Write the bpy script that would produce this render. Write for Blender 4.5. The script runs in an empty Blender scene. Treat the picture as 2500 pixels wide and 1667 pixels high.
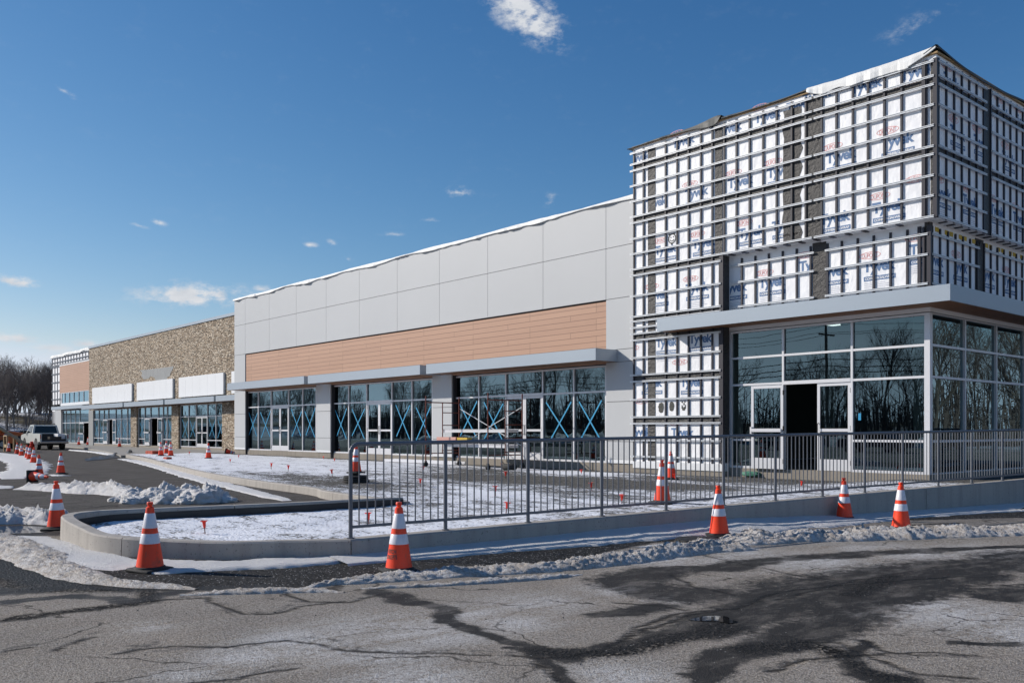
import bpy, math, random
import numpy as np
from mathutils import Vector, Matrix, noise as mnoise
R = random.Random(7)
sc = bpy.context.scene
COL = sc.collection
# ------------------------------------------------------------------ measuring frame
F, CX, HY, CZ = 2200.0, 1250.0, 1051.0, 1.44      # focal (px), centre, horizon row, eye height
AR = (.6532, .7572); AF = (-.7572, .6532)         # camera right / forward in world XY
def fX(px, p): return p*(.8626-3837.0/(px+648.0))             # X on facade plane Y=p
def fZ(px, py, p): return CZ+(HY-py)*p/(.7572*(px+648.0))     # Z on facade plane Y=p
def rY(r, p): return CZ+r*p/.7572
def sD(px, X): return X/(.6532*(px-CX)/F-.7572)
def sY(px, X): u=(px-CX)/F; return sD(px,X)*(.7572*u+.6532)
def sZ(px, py, X): return CZ+(HY-py)*sD(px,X)/F
def gp(px, py, z=0.0):
    D=(CZ-z)*F/(py-HY); r=D*(px-CX)/F
    return (r*AR[0]+D*AF[0], r*AR[1]+D*AF[1])
def at(px, D):
    r=D*(px-CX)/F
    return (r*AR[0]+D*AF[0], r*AR[1]+D*AF[1])
# ------------------------------------------------------------------ materials
def lin(c):
    return tuple(((v/255)/12.92 if v/255<=.04045 else ((v/255+.055)/1.055)**2.4) for v in c)
class NT:
    def __init__(s, m):
        m.use_nodes=True; s.t=m.node_tree; s.n=s.t.nodes; s.l=s.t.links
    def add(s, typ, **kw):
        n=s.n.new(typ)
        for k,v in kw.items():
            if k=='ins':
                for a,b in v.items():
                    if isinstance(b, bpy.types.NodeSocket): s.l.new(b, n.inputs[a])
                    else: n.inputs[a].default_value=b
            else: setattr(n,k,v)
        return n
    def ramp(s, fac, stops, interp='LINEAR'):
        n=s.add('ShaderNodeValToRGB', ins={0:fac}); r=n.color_ramp; r.interpolation=interp
        while len(r.elements)<len(stops): r.elements.new(.5)
        for e,(p,c) in zip(r.elements,stops):
            e.position=p; e.color=(c if len(c)==4 else (*c,1)) if isinstance(c,tuple) else (c,c,c,1)
        return n.outputs[0]
    def mix(s, f, a, b, mode='MIX'):
        n=s.add('ShaderNodeMix', data_type='RGBA', blend_type=mode, ins={0:f})
        for i,v in ((6,a),(7,b)):
            if isinstance(v,bpy.types.NodeSocket): s.l.new(v,n.inputs[i])
            else: n.inputs[i].default_value=(*v,1) if isinstance(v,tuple) else (v,v,v,1)
        return n.outputs[2]
    def math(s, op, a, b=0.0, c=None, clamp=False):
        n=s.add('ShaderNodeMath', operation=op, use_clamp=clamp, ins={0:a,1:b})
        if c is not None:
            if isinstance(c,bpy.types.NodeSocket): s.l.new(c,n.inputs[2])
            else: n.inputs[2].default_value=c
        return n.outputs[0]
    def noise(s, scale, detail=4, rough=.55, vec=None, out=0):
        n=s.add('ShaderNodeTexNoise', ins={'Scale':scale,'Detail':detail,'Roughness':rough})
        if vec is not None: s.l.new(vec,n.inputs['Vector'])
        return n.outputs[out]
    def coord(s): return s.add('ShaderNodeTexCoord').outputs['Object']
    def mapping(s, vec, scale=(1,1,1), loc=(0,0,0), rot=(0,0,0)):
        return s.add('ShaderNodeMapping', ins={'Vector':vec,'Scale':scale,'Location':loc,'Rotation':rot}).outputs[0]
    def attr(s, name): return s.add('ShaderNodeAttribute', attribute_name=name).outputs['Fac']
    def bump(s, h, strength=.3, dist=.02):
        return s.add('ShaderNodeBump', ins={'Height':h,'Strength':strength,'Distance':dist}).outputs[0]
def mat(name, col=(.5,.5,.5), rough=.6, metal=0.0, var=.06, nscale=3.0, bump=0.0, bscale=60.0, spec=.5, emit=None):
    m=bpy.data.materials.new(name); t=NT(m); b=t.n['Principled BSDF']
    co=t.coord()
    n=t.noise(nscale,5,.6,co)
    c=t.mix(n, tuple(v*(1-var*2) for v in col), tuple(min(1,v*(1+var*2)) for v in col))
    t.l.new(c,b.inputs['Base Color'])
    b.inputs['Roughness'].default_value=rough; b.inputs['Metallic'].default_value=metal
    b.inputs['Specular IOR Level'].default_value=spec
    if bump: t.l.new(t.bump(t.noise(bscale,3,.6,co),bump,.01),b.inputs['Normal'])
    if emit: b.inputs['Emission Color'].default_value=(*col,1); b.inputs['Emission Strength'].default_value=emit
    return m
M={}
M['panel']=mat('aluminium_panel',(.50,.51,.515),.5,0,.03,.25,spec=.35)
M['fascia']=mat('canopy_fascia',(.36,.41,.46),.38,.25,.02,.5)
M['joint']=mat('dark_joint',(.03,.03,.035),.8)
M['alu']=mat('anodised_frame',(.70,.70,.72),.38,.15,.02,2)
M['white']=mat('white_board',(.78,.79,.80),.55,0,.02,1)
M['membrane']=mat('roof_membrane',(.78,.78,.76),.6,0,.06,1.5,.5,4)
M['dmembrane']=mat('dark_membrane',(.05,.055,.055),.6,0,.2,3,.5,5)
M['osb']=mat('plywood_edge',(.38,.25,.12),.8,0,.25,6)
M['strip']=mat('black_furring',(.020,.018,.028),.5,0,.1,4)
M['galv']=mat('galvanised_steel',(.72,.74,.76),.42,.15,.10,6)
M['rail']=mat('galvanised_rail',(.16,.17,.19),.45,.3,.08,5)
M['soffit']=mat('wood_soffit',(.24,.115,.055),.5,0,.15,2)
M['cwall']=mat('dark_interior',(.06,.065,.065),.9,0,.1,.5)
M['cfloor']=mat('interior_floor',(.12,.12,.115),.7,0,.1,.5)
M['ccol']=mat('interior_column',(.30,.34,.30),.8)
M['orange']=None
M['red']=mat('faded_red_orange',lin((235,50,25)),.45,0,.06,6)
M['reflective']=None
M['rubber']=mat('black_rubber',(.022,.022,.022),.75,0,.2,10,.4,80)
M['rust']=mat('rusty_red_steel',(.17,.045,.03),.55,.3,.35,9)
def m_scuff(name,col,dirt,rough):
    m=bpy.data.materials.new(name); t=NT(m); b=t.n['Principled BSDF']
    g=t.coord(); ob=t.add('ShaderNodeObjectInfo').outputs['Random']
    v=t.add('ShaderNodeVectorMath',operation='ADD',ins={0:g,1:t.add('ShaderNodeCombineXYZ',ins={0:t.math('MULTIPLY',ob,40.0),1:t.math('MULTIPLY',ob,23.0)}).outputs[0]}).outputs[0]
    c=t.mix(t.math('MULTIPLY',ob,.35),col,tuple(min(1,x*1.05+.03) for x in col))
    n=t.noise(7,6,.75,v); n2=t.noise(5,5,.7,t.mapping(v,(6,6,1.2)))
    c=t.mix(t.math('MULTIPLY',t.ramp(n,[(.55,0.0),(.75,1.0)]),dirt),c,(.10,.07,.05))
    c=t.mix(t.math('MULTIPLY',t.ramp(n2,[(.56,0.0),(.70,1.0)]),dirt*.7),c,(.16,.12,.09))
    t.l.new(c,b.inputs['Base Color']); b.inputs['Roughness'].default_value=rough; return m
M['orange']=m_scuff('cone_orange',lin((252,66,20)),.55,.45)
M['reflective']=m_scuff('reflective_collar',(.74,.72,.76),.40,.35)
M['tape']=mat('blue_tape',(.018,.29,.53),.5)
M['ink_blue']=mat('blue_print',(.10,.19,.36),.6,0,.18,6)
M['ink_red']=mat('red_print',(.76,.32,.30),.6,0,.12,6)
M['ink_grey']=mat('grey_print',(.35,.38,.48),.6)
M['wt_print']=mat('white_print',(.8,.8,.8),.6)
M['spray']=mat('black_spray',(.09,.09,.08),.9,0,.4,20)
M['tarblack']=mat('black_tarp',(.012,.012,.014),.45,0,.3,3,.8,6)
M['wood']=mat('raw_lumber',(.42,.30,.16),.7,0,.15,5)
M['yellow']=mat('yellow_paint',(.62,.40,.03),.5)
M['bluebag']=mat('blue_bag',(.08,.42,.72),.4,0,.2,12)
M['green']=mat('green_box',(.06,.20,.14),.6)
M['tgrey']=mat('truck_white_paint',(.62,.64,.60),.3,0,.04,2)
M['tdark']=mat('dark_plastic',(.02,.02,.022),.5)
M['chrome']=mat('worn_chrome',(.35,.35,.36),.3,.8)
M['tlight']=mat('tail_lamp_red',(.35,.01,.01),.25)
M['dglass']=mat('vehicle_glass',(.01,.014,.016),.06)
M['carblue']=mat('dark_blue_paint',(.02,.03,.05),.25)
M['morange']=mat('machine_orange',(.5,.11,.02),.5,0,.1,3)
M['brickred']=mat('orange_block',(.42,.07,.035),.8,0,.2,10)
M['gasket']=mat('black_gasket',(.01,.01,.01),.5)
M['lamp']=mat('lit_ceiling_lamp',(1,1,1),.5,emit=3.0)
M['bark']=mat('grey_bark',(.16,.135,.115),.9,0,.25,2)
M['twig']=mat('dark_twigs',(.125,.10,.088),.9,0,.25,2)
M['paper']=mat('pinkish_board',(.62,.33,.27),.7)
def m_glass():
    m=bpy.data.materials.new('tinted_glazing'); t=NT(m); n=t.n; n.remove(n['Principled BSDF'])
    out=n['Material Output']
    co=t.coord()
    gl=t.add('ShaderNodeBsdfGlossy', ins={'Color':(.60,.85,.95,1),'Roughness':.004,'Normal':t.bump(t.noise(.55,2,.5,co),.05,.05)})
    tr=t.add('ShaderNodeBsdfTransparent', ins={'Color':(.30,.37,.36,1)})
    fr=t.add('ShaderNodeFresnel', ins={'IOR':1.55}).outputs[0]
    f=t.math('ADD',t.math('MULTIPLY',fr,1.2),.09,clamp=True)
    mx=t.add('ShaderNodeMixShader', ins={0:f,1:tr.outputs[0],2:gl.outputs[0]})
    t.l.new(mx.outputs[0],out.inputs[0]); return m
M['glass']=m_glass()
def m_wood(vert=False):
    m=bpy.data.materials.new('wood_plank_cladding'); t=NT(m); b=t.n['Principled BSDF']
    g=t.coord(); s=t.add('ShaderNodeSeparateXYZ', ins={0:g})
    v=t.add('ShaderNodeCombineXYZ', ins={0:s.outputs[0],1:s.outputs[2]}).outputs[0]
    br=t.add('ShaderNodeTexBrick', offset=.37, offset_frequency=3, squash=1.0, ins={'Vector':v,'Color1':(0,0,0,1),'Color2':(1,1,1,1),'Mortar':(.5,.5,.5,1),'Scale':1.0,'Mortar Size':.0065,'Mortar Smooth':.1,'Bias':0,'Brick Width':3.1,'Row Height':.183})
    grain=t.noise(1.0,6,.7,t.mapping(v,(.7,26,1)))
    c=t.mix(grain,(.42,.235,.150),(.55,.325,.215))
    c=t.mix(t.math('MULTIPLY',br.outputs[0],.22),c,(.30,.15,.095))
    c=t.mix(t.math('MULTIPLY',br.outputs[1],.75),c,(.10,.05,.03))
    t.l.new(c,b.inputs['Base Color']); b.inputs['Roughness'].default_value=.6
    t.l.new(t.bump(t.math('SUBTRACT',1,br.outputs[1]),.5,.01),b.inputs['Normal']); return m
M['wclad']=m_wood()
def m_stone():
    m=bpy.data.materials.new('ledge_stone_veneer'); t=NT(m); b=t.n['Principled BSDF']
    g=t.coord(); s=t.add('ShaderNodeSeparateXYZ', ins={0:g})
    yy=t.math('ADD',s.outputs[0],s.outputs[1])
    v=t.add('ShaderNodeCombineXYZ', ins={0:t.math('MULTIPLY',yy,3.4),1:t.math('MULTIPLY',s.outputs[2],10.5)}).outputs[0]
    w=t.noise(1.5,2,.5,v,1)
    v2=t.add('ShaderNodeVectorMath', operation='MULTIPLY_ADD', ins={0:w,1:(.6,.6,0),2:v}).outputs[0]
    vo=t.add('ShaderNodeTexVoronoi', distance='CHEBYCHEV', ins={'Vector':v2,'Scale':1.0,'Randomness':.85})
    ve=t.add('ShaderNodeTexVoronoi', distance='CHEBYCHEV', feature='F2', ins={'Vector':v2,'Scale':1.0,'Randomness':.85})
    edge=t.math('SUBTRACT',ve.outputs['Distance'],vo.outputs['Distance'])
    hs=t.add('ShaderNodeSeparateColor', ins={0:vo.outputs['Color']})
    c=t.ramp(hs.outputs[0],[(0,(.38,.28,.19)),(.3,(.60,.47,.33)),(.6,(.76,.62,.46)),(1,(.88,.77,.61))])
    c=t.mix(t.math('MULTIPLY',t.noise(14,4,.7,g),.6),c,(.2,.16,.12))
    e=t.ramp(edge,[(0,0.0),(.13,1.0)])
    c=t.mix(e,(.11,.082,.058),c)
    t.l.new(c,b.inputs['Base Color']); b.inputs['Roughness'].default_value=.9
    hgt=t.math('ADD',t.math('MULTIPLY',e,.7),t.math('MULTIPLY',hs.outputs[1],.6))
    t.l.new(t.bump(hgt,1.0,.06),b.inputs['Normal']); return m
M['stone']=m_stone()
def m_wrap():
    m=bpy.data.materials.new('white_house_wrap'); t=NT(m); b=t.n['Principled BSDF']
    g=t.coord()
    n1=t.noise(2.2,6,.62,t.mapping(g,(1,1,.55),rot=(0,.5,0)))
    n2=t.noise(7,4,.6,t.mapping(g,(1,1,.4),rot=(0,-.4,0)))
    c=t.mix(t.noise(1.2,4,.6,g),(.84,.84,.86),(.92,.92,.92))
    # faint seam creases with staple dirt
    t.l.new(c,b.inputs['Base Color']); b.inputs['Roughness'].default_value=.55
    h=t.math('ADD',n1,t.math('MULTIPLY',n2,.35))
    t.l.new(t.bump(h,.42,.08),b.inputs['Normal']); return m
M['wrap']=m_wrap()
def m_band():
    m=bpy.data.materials.new('black_flashing_tape'); t=NT(m); b=t.n['Principled BSDF']
    g=t.coord(); n=t.noise(9,5,.65,t.mapping(g,(1,1,1.4),rot=(0,.6,0)))
    t.l.new(t.mix(n,(.022,.021,.021),(.062,.058,.056)),b.inputs['Base Color']); b.inputs['Roughness'].default_value=.5
    t.l.new(t.bump(n,.8,.05),b.inputs['Normal']); return m
M['band']=m_band()
def m_conc(name,c1,c2,stain=.5):
    m=bpy.data.materials.new(name); t=NT(m); b=t.n['Principled BSDF']
    g=t.coord(); n=t.noise(1.3,6,.6,g)
    st=t.noise(1.0,4,.6,t.mapping(g,(5,5,.35)))
    c=t.mix(n,c1,c2); c=t.mix(t.math('MULTIPLY',t.ramp(st,[(.45,0.0),(.75,1.0)]),stain),c,tuple(v*.62 for v in c1))
    f=t.noise(90,3,.6,g); c=t.mix(t.math('MULTIPLY',f,.25),c,tuple(v*.6 for v in c1))
    pits=t.ramp(t.noise(38,2,.5,g),[(.30,1.0),(.36,0.0)])
    c=t.mix(t.math('MULTIPLY',pits,.5),c,(.05,.05,.05))
    t.l.new(c,b.inputs['Base Color']); b.inputs['Roughness'].default_value=.85
    t.l.new(t.bump(t.math('ADD',n,t.math('MULTIPLY',f,.3)),.3,.03),b.inputs['Normal']); return m
M['conc']=m_conc('kerb_concrete',(.36,.33,.295),(.48,.445,.40))
M['walk']=m_conc('pavement_concrete',(.28,.265,.24),(.38,.36,.33),.3)
M['cbase']=m_conc('foundation_concrete',(.26,.23,.19),(.36,.32,.27),.5)
M['patch']=m_conc('bare_scratch_coat',(.28,.29,.29),(.40,.41,.41),.4)
def m_snow(name, dirt=.25, speck=0.0):
    m=bpy.data.materials.new(name); t=NT(m); b=t.n['Principled BSDF']
    g=t.coord(); n=t.noise(3.5,6,.65,g); n2=t.noise(26,5,.7,g)
    n3=t.noise(70,4,.75,g)
    c=t.mix(t.math('MULTIPLY',t.ramp(n,[(.36,0.0),(.66,1.0)]),dirt),(.86,.85,.84),(.56,.46,.35))
    c=t.mix(t.math('MULTIPLY',t.ramp(n2,[(.46,0.0),(.62,1.0)]),dirt),c,(.42,.32,.23))
    c=t.mix(t.math('MULTIPLY',t.ramp(n3,[(.50,0.0),(.66,1.0)]),min(1,dirt*1.1)),c,(.20,.165,.13))
    if speck:
        sp=t.noise(60,3,.6,t.mapping(g,(1,1,1)))
        c=t.mix(t.math('MULTIPLY',t.ramp(sp,[(.64,0.0),(.70,1.0)]),speck),c,(.05,.05,.05))
    t.l.new(c,b.inputs['Base Color']); b.inputs['Roughness'].default_value=.7
    b.inputs['Subsurface Weight'].default_value=.0
    t.l.new(t.bump(t.math('ADD',n2,t.math('MULTIPLY',n3,.8)),.9,.05),b.inputs['Normal']); return m
M['snow']=m_snow('clean_snow',.05,.25)
M['dsnow']=m_snow('dirty_snow',.62)
M['psnow']=m_snow('piled_snow',.12)
def m_lot():
    m=bpy.data.materials.new('worn_asphalt'); t=NT(m); b=t.n['Principled BSDF']
    g=t.coord()
    fn=t.math('ADD',t.math('MULTIPLY',t.noise(75,2,.8,g),.5),t.math('MULTIPLY',t.noise(30,4,.85,g),.5)); fine=t.add('ShaderNodeMapRange',ins={0:fn,1:.40,2:.60}).outputs[0]; med=t.noise(9,6,.75,g); big=t.noise(.8,5,.6,g)
    c=t.mix(t.ramp(big,[(.36,0.0),(.62,1.0)]),(.29,.238,.18),(.49,.40,.305))
    c=t.mix(fine,t.mix(.76,c,(.03,.027,.024)),t.mix(.40,c,(.76,.71,.64)))
    c=t.mix(t.math('MULTIPLY',t.ramp(med,[(.42,0.0),(.65,1.0)]),.35),c,(.33,.30,.275))
    wet=t.attr('wet'); new=t.attr('fresh'); crack=t.attr('crack'); salt=t.attr('salt'); lane=t.attr('lane'); ter=t.attr('terrain'); gr=t.attr('grit')
    # streaky light salt film, stretched roughly along the road
    st=t.noise(2.2,6,.7,t.mapping(g,(1.6,.42,1),rot=(0,0,.35)))
    lc=t.mix(st,(.085,.074,.062),(.15,.13,.11)); lc=t.mix(t.ramp(fine,[(.2,0.0),(.8,1.0)]),(.05,.044,.038),lc)
    c=t.mix(lane,c,lc)
    sm=t.math('MULTIPLY',salt,t.ramp(t.math('ADD',t.math('MULTIPLY',st,.6),t.math('MULTIPLY',t.noise(20,4,.75,g),.45)),[(.42,0.0),(.58,1.0)]))
    sm=t.math('MULTIPLY',sm,t.ramp(fine,[(0,.25),(.7,1.0)]))
    c=t.mix(sm,c,(.70,.69,.68))
    vo=t.add('ShaderNodeTexVoronoi', ins={'Vector':g,'Scale':42.0})
    vc=t.add('ShaderNodeSeparateColor', ins={0:vo.outputs['Color']}).outputs[0]
    nc=t.mix(t.ramp(vc,[(0,0.0),(1,1.0)]),(.018,.018,.019),(.075,.073,.07))
    sp=t.math('MULTIPLY',t.ramp(vo.outputs['Distance'],[(.20,1.0),(.34,0.0)]),t.math('GREATER_THAN',vc,.80))
    nc=t.mix(sp,nc,(.62,.62,.62))
    c=t.mix(new,c,nc)
    wc=t.mix(fine,(.010,.010,.010),(.072,.066,.060))
    wmask=t.ramp(t.math('ADD',wet,t.math('MULTIPLY',t.math('SUBTRACT',med,.5),1.7)),[(.24,0.0),(.66,1.0)])
    c=t.mix(t.math('MULTIPLY',wmask,t.ramp(t.noise(2.3,6,.75,t.mapping(g,(1.5,.6,1),rot=(0,0,.3))),[(.36,.66),(.52,1.0)])),c,wc)
    gm=t.math('MULTIPLY',gr,t.ramp(vc,[(.10,.35),(.5,1.0)]))
    c=t.mix(gm,c,(.015,.014,.013))
    wv=t.add('ShaderNodeVectorMath',operation='MULTIPLY_ADD',ins={0:t.noise(2.5,3,.6,g,1),1:(.5,.5,0),2:g}).outputs[0]
    ck=t.add('ShaderNodeTexVoronoi',feature='DISTANCE_TO_EDGE',ins={'Vector':wv,'Scale':.75}).outputs['Distance']
    ckm=t.math('MULTIPLY',t.ramp(ck,[(.004,1.0),(.011,0.0)]),t.ramp(t.noise(.9,3,.5,g),[(.46,0.0),(.56,1.0)]))
    c=t.mix(t.math('MULTIPLY',ckm,.75),c,(.02,.018,.016))
    c=t.mix(t.math('MULTIPLY',crack,.92),c,(.012,.011,.010))
    # stray salt grains
    v3=t.add('ShaderNodeTexVoronoi', ins={'Vector':g,'Scale':17.0})
    v3c=t.add('ShaderNodeSeparateColor', ins={0:v3.outputs['Color']}).outputs[0]
    c=t.mix(t.math('MULTIPLY',t.ramp(v3.outputs['Distance'],[(.07,.8),(.12,0.0)]),t.math('GREATER_THAN',v3c,.72)),c,(.55,.54,.52))
    far=t.mix(t.ramp(t.noise(.06,5,.6,g),[(.42,0.0),(.55,1.0)]),(.13,.11,.07),(.66,.68,.72))
    c=t.mix(ter,c,far)
    t.l.new(c,b.inputs['Base Color']); b.inputs['Specular IOR Level'].default_value=.12
    rg=t.mix(wmask,.9,t.mix(fine,.42,.75)); t.l.new(rg,b.inputs['Roughness'])
    h=t.math('ADD',t.math('MULTIPLY',fine,.6),t.math('MULTIPLY',vo.outputs['Distance'],t.math('ADD',t.math('MULTIPLY',t.math('ADD',new,gr),1.2),.15)))
    h=t.math('SUBTRACT',h,t.math('MULTIPLY',crack,1.5))
    t.l.new(t.bump(h,1.0,.014),b.inputs['Normal']); return m
M['lot']=m_lot()
def m_plaza():
    m=bpy.data.materials.new('gravel_with_thin_snow'); t=NT(m); b=t.n['Principled BSDF']
    g=t.coord(); cov=t.attr('cover')
    vo=t.add('ShaderNodeTexVoronoi', ins={'Vector':g,'Scale':26.0})
    vc=t.add('ShaderNodeSeparateColor', ins={0:vo.outputs['Color']}).outputs[0]
    gc=t.ramp(vc,[(0,(.022,.021,.019)),(.6,(.07,.066,.058)),(1,(.17,.16,.14))])
    n=t.noise(1.6,7,.72,t.mapping(g,(.8,1.8,1),rot=(0,0,.15))); n2=t.noise(15,4,.75,t.mapping(g,(.7,1.7,1)))
    a=t.math('ADD',t.math('MULTIPLY',n,.55),t.math('MULTIPLY',n2,.45))
    s=t.math('ADD',a,t.math('SUBTRACT',cov,.5))
    s=t.math('ADD',s,t.math('MULTIPLY',t.math('SUBTRACT',vc,.5),-.10))
    k=t.ramp(s,[(.475,0.0),(.515,1.0)])
    wc=t.mix(n,(.72,.74,.79),(.84,.86,.90))
    t.l.new(t.mix(k,gc,wc),b.inputs['Base Color']); b.inputs['Roughness'].default_value=.85
    h=t.math('ADD',t.math('MULTIPLY',k,.7),t.math('MULTIPLY',vo.outputs['Distance'],-.6))
    t.l.new(t.bump(h,.8,.02),b.inputs['Normal']); return m
M['plaza']=m_plaza()
def m_water():
    m=bpy.data.materials.new('puddle_water'); t=NT(m); b=t.n['Principled BSDF']
    b.inputs['Base Color'].default_value=(.015,.015,.016,1); b.inputs['Roughness'].default_value=.02
    b.inputs['IOR'].default_value=1.45
    t.l.new(t.bump(t.noise(9,2,.5,t.coord()),.02,.01),b.inputs['Normal']); return m
M['water']=m_water()
# ------------------------------------------------------------------ mesh builder
class MB:
    def __init__(s): s.v=[]; s.f=[]
    def add(s, vs, fs):
        o=len(s.v); s.v+= [tuple(v) for v in vs]; s.f+=[tuple(i+o for i in f) for f in fs]; return s
    def box(s,x0,x1,y0,y1,z0,z1):
        vs=[(x,y,z) for z in (z0,z1) for y in (y0,y1) for x in (x0,x1)]
        return s.add(vs,[(0,2,3,1),(4,5,7,6),(0,1,5,4),(2,6,7,3),(0,4,6,2),(1,3,7,5)])
    def bbox(s,x0,x1,y0,y1,z0,z1,b=.01):        # bevelled vertical/horizontal edges box (chamfer)
        vs=[];b=min(b,(x1-x0)/3,(y1-y0)/3,(z1-z0)/3)
        rings=[(z0,b),(z0+b,0),(z1-b,0),(z1,b)]
        for z,i in rings:
            vs+=[(x0+b+i*1,y0+i,z),(x1-b-i,y0+i,z),(x1-i,y0+b+i,z),(x1-i,y1-b-i,z),(x1-b-i,y1-i,z),(x0+b+i,y1-i,z),(x0+i,y1-b-i,z),(x0+i,y0+b+i,z)]
        fs=[tuple(range(7,-1,-1)),tuple(range(24,32))]
        for r in range(3):
            for k in range(8): fs.append((r*8+k,r*8+(k+1)%8,(r+1)*8+(k+1)%8,(r+1)*8+k))
        return s.add(vs,fs)
    def quad(s,a,b,c,d): return s.add([a,b,c,d],[(0,1,2,3)])
    def tube(s,p0,p1,r,n=8,r1=None,cap=True):
        p0=Vector(p0);p1=Vector(p1);d=(p1-p0)
        if d.length<1e-6: return s
        d.normalize(); a=d.orthogonal().normalized(); b=d.cross(a); r1=r if r1 is None else r1
        vs=[];
        for p,rr in ((p0,r),(p1,r1)):
            for k in range(n):
                t=2*math.pi*k/n; vs.append(p+a*math.cos(t)*rr+b*math.sin(t)*rr)
        fs=[(k,(k+1)%n,n+(k+1)%n,n+k) for k in range(n)]
        if cap: fs+=[tuple(range(n-1,-1,-1)),tuple(range(n,2*n))]
        return s.add(vs,fs)
    def path(s,pts,r,n=8):
        for a,b in zip(pts,pts[1:]): s.tube(a,b,r,n)
        return s
    def bar(s,p0,p1,w,h,up=(0,0,1)):            # rectangular bar
        p0=Vector(p0);p1=Vector(p1);d=(p1-p0).normalized();u=Vector(up)
        sd=d.cross(u).normalized(); u=sd.cross(d).normalized()
        vs=[p+sd*(a*w/2)+u*(b*h/2) for p in (p0,p1) for a,b in ((-1,-1),(1,-1),(1,1),(-1,1))]
        return s.add(vs,[(0,1,2,3),(7,6,5,4),(0,4,5,1),(1,5,6,2),(2,6,7,3),(3,7,4,0)])
    def lathe(s,prof,n=24,c=(0,0,0)):
        vs=[];m=len(prof)
        for r,z in prof:
            for k in range(n):
                t=2*math.pi*k/n; vs.append((c[0]+r*math.cos(t),c[1]+r*math.sin(t),c[2]+z))
        fs=[(j*n+k,j*n+(k+1)%n,(j+1)*n+(k+1)%n,(j+1)*n+k) for j in range(m-1) for k in range(n)]
        fs+=[tuple(range(n-1,-1,-1)),tuple(range((m-1)*n,m*n))]
        return s.add(vs,fs)
    def prism(s,poly,axis,a,b):                 # poly in the two other axes
        n=len(poly)
        def P(u,v,w): return {'x':(w,u,v),'y':(u,w,v),'z':(u,v,w)}[axis]
        vs=[P(u,v,a) for u,v in poly]+[P(u,v,b) for u,v in poly]
        fs=[(k,(k+1)%n,n+(k+1)%n,n+k) for k in range(n)]+[tuple(range(n-1,-1,-1)),tuple(range(n,2*n))]
        return s.add(vs,fs)
    def build(s,name,m,parent=None,smooth=False,mats=None,mi=None):
        me=bpy.data.meshes.new(name)
        off=parent.location if parent is not None else Vector((0,0,0))
        if parent is not None and parent.parent is not None: off=off+parent.parent.location
        me.from_pydata([(v[0]-off[0],v[1]-off[1],v[2]-off[2]) for v in s.v],[],s.f)
        if 'glass' not in name and mats is None:
            import bmesh
            bm=bmesh.new(); bm.from_mesh(me); bmesh.ops.recalc_face_normals(bm,faces=bm.faces); bm.to_mesh(me); bm.free()
        if smooth:
            me.polygons.foreach_set('use_smooth',[True]*len(me.polygons))
            me.set_sharp_from_angle(angle=math.radians(40))
        for mm in (mats or [m]): me.materials.append(M[mm])
        if mi: me.polygons.foreach_set('material_index',mi)
        o=bpy.data.objects.new(name,me); COL.objects.link(o)
        if parent is not None: o.parent=parent
        return o
def tag(o,label=None,cat=None,group=None,kind=None):
    if label: o['label']=label
    if cat: o['category']=cat
    if group: o['group']=group
    if kind: o['kind']=kind
    return o
def empty(name,loc=(0,0,0),rz=0):
    o=bpy.data.objects.new(name,None); COL.objects.link(o); o.location=loc; o.rotation_euler=(0,0,rz); o.empty_display_size=.3; return o
KIDS={}
def kids(o): return [c for c in bpy.data.objects if c.parent==o]
def copy_tree(o,parent=None,ch=None):
    c=o.copy(); COL.objects.link(c)
    if parent is not None: c.parent=parent
    for k in KIDS.setdefault(o.name,kids(o)): copy_tree(k,c)
    return c
# ------------------------------------------------------------------ camera, light, sky
cam=bpy.data.cameras.new('camera'); co=bpy.data.objects.new('camera',cam); COL.objects.link(co)
cam.sensor_width=36; cam.lens=36*F/2500; cam.shift_y=(HY-833.5)/2500; cam.clip_end=6000; cam.clip_start=.1
co.location=(0,0,CZ); co.rotation_euler=(math.pi/2,0,math.atan2(-AF[0],AF[1])); sc.camera=co
SE=math.radians(27.5); sdir=Vector((-.82,-.572,0)).normalized()
S=Vector((sdir.x*math.cos(SE),sdir.y*math.cos(SE),math.sin(SE)))
sun=bpy.data.lights.new('sun','SUN'); sun.energy=4.6; sun.angle=math.radians(.5); sun.color=(1,.93,.84)
so=bpy.data.objects.new('sun',sun); COL.objects.link(so); so.rotation_euler=(S).to_track_quat('Z','Y').to_euler()
w=bpy.data.worlds.new('World'); sc.world=w; t=NT(w); bg=t.n['Background']
sky=t.add('ShaderNodeTexSky',sky_type='NISHITA',sun_disc=False,sun_elevation=SE,sun_rotation=math.atan2(S.x,S.y),altitude=100,air_density=1.0,dust_density=.15,ozone_density=2.6)
g=t.add('ShaderNodeTexCoord').outputs['Generated']
hs=t.mix(1.0,sky.outputs[0],(1.0,1.04,1.24),'MULTIPLY')
hs=t.add('ShaderNodeHueSaturation',ins={'Saturation':1.0,'Value':1.06,'Color':hs}).outputs[0]
_s=t.add('ShaderNodeSeparateColor',ins={0:hs}); BS=.105
_c=[t.math('MULTIPLY',t.math('POWER',t.math('MULTIPLY',_s.outputs[i],BS),e),k/BS) for i,(e,k) in enumerate(((1.6,1.357),(1.15,.87),(.9,.72)))]
_c[0]=t.math('MINIMUM',_c[0],t.math('MULTIPLY',_c[1],.90)); _c[2]=t.math('MAXIMUM',_c[2],t.math('MULTIPLY',_c[1],1.14))
hs=t.add('ShaderNodeCombineColor',ins={0:_c[0],1:_c[1],2:_c[2]}).outputs[0]
sp=t.add('ShaderNodeSeparateXYZ',ins={0:g})
az=t.math('ARCTAN2',sp.outputs[0],sp.outputs[1]); el=t.math('ARCSINE',sp.outputs[2])
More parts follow.
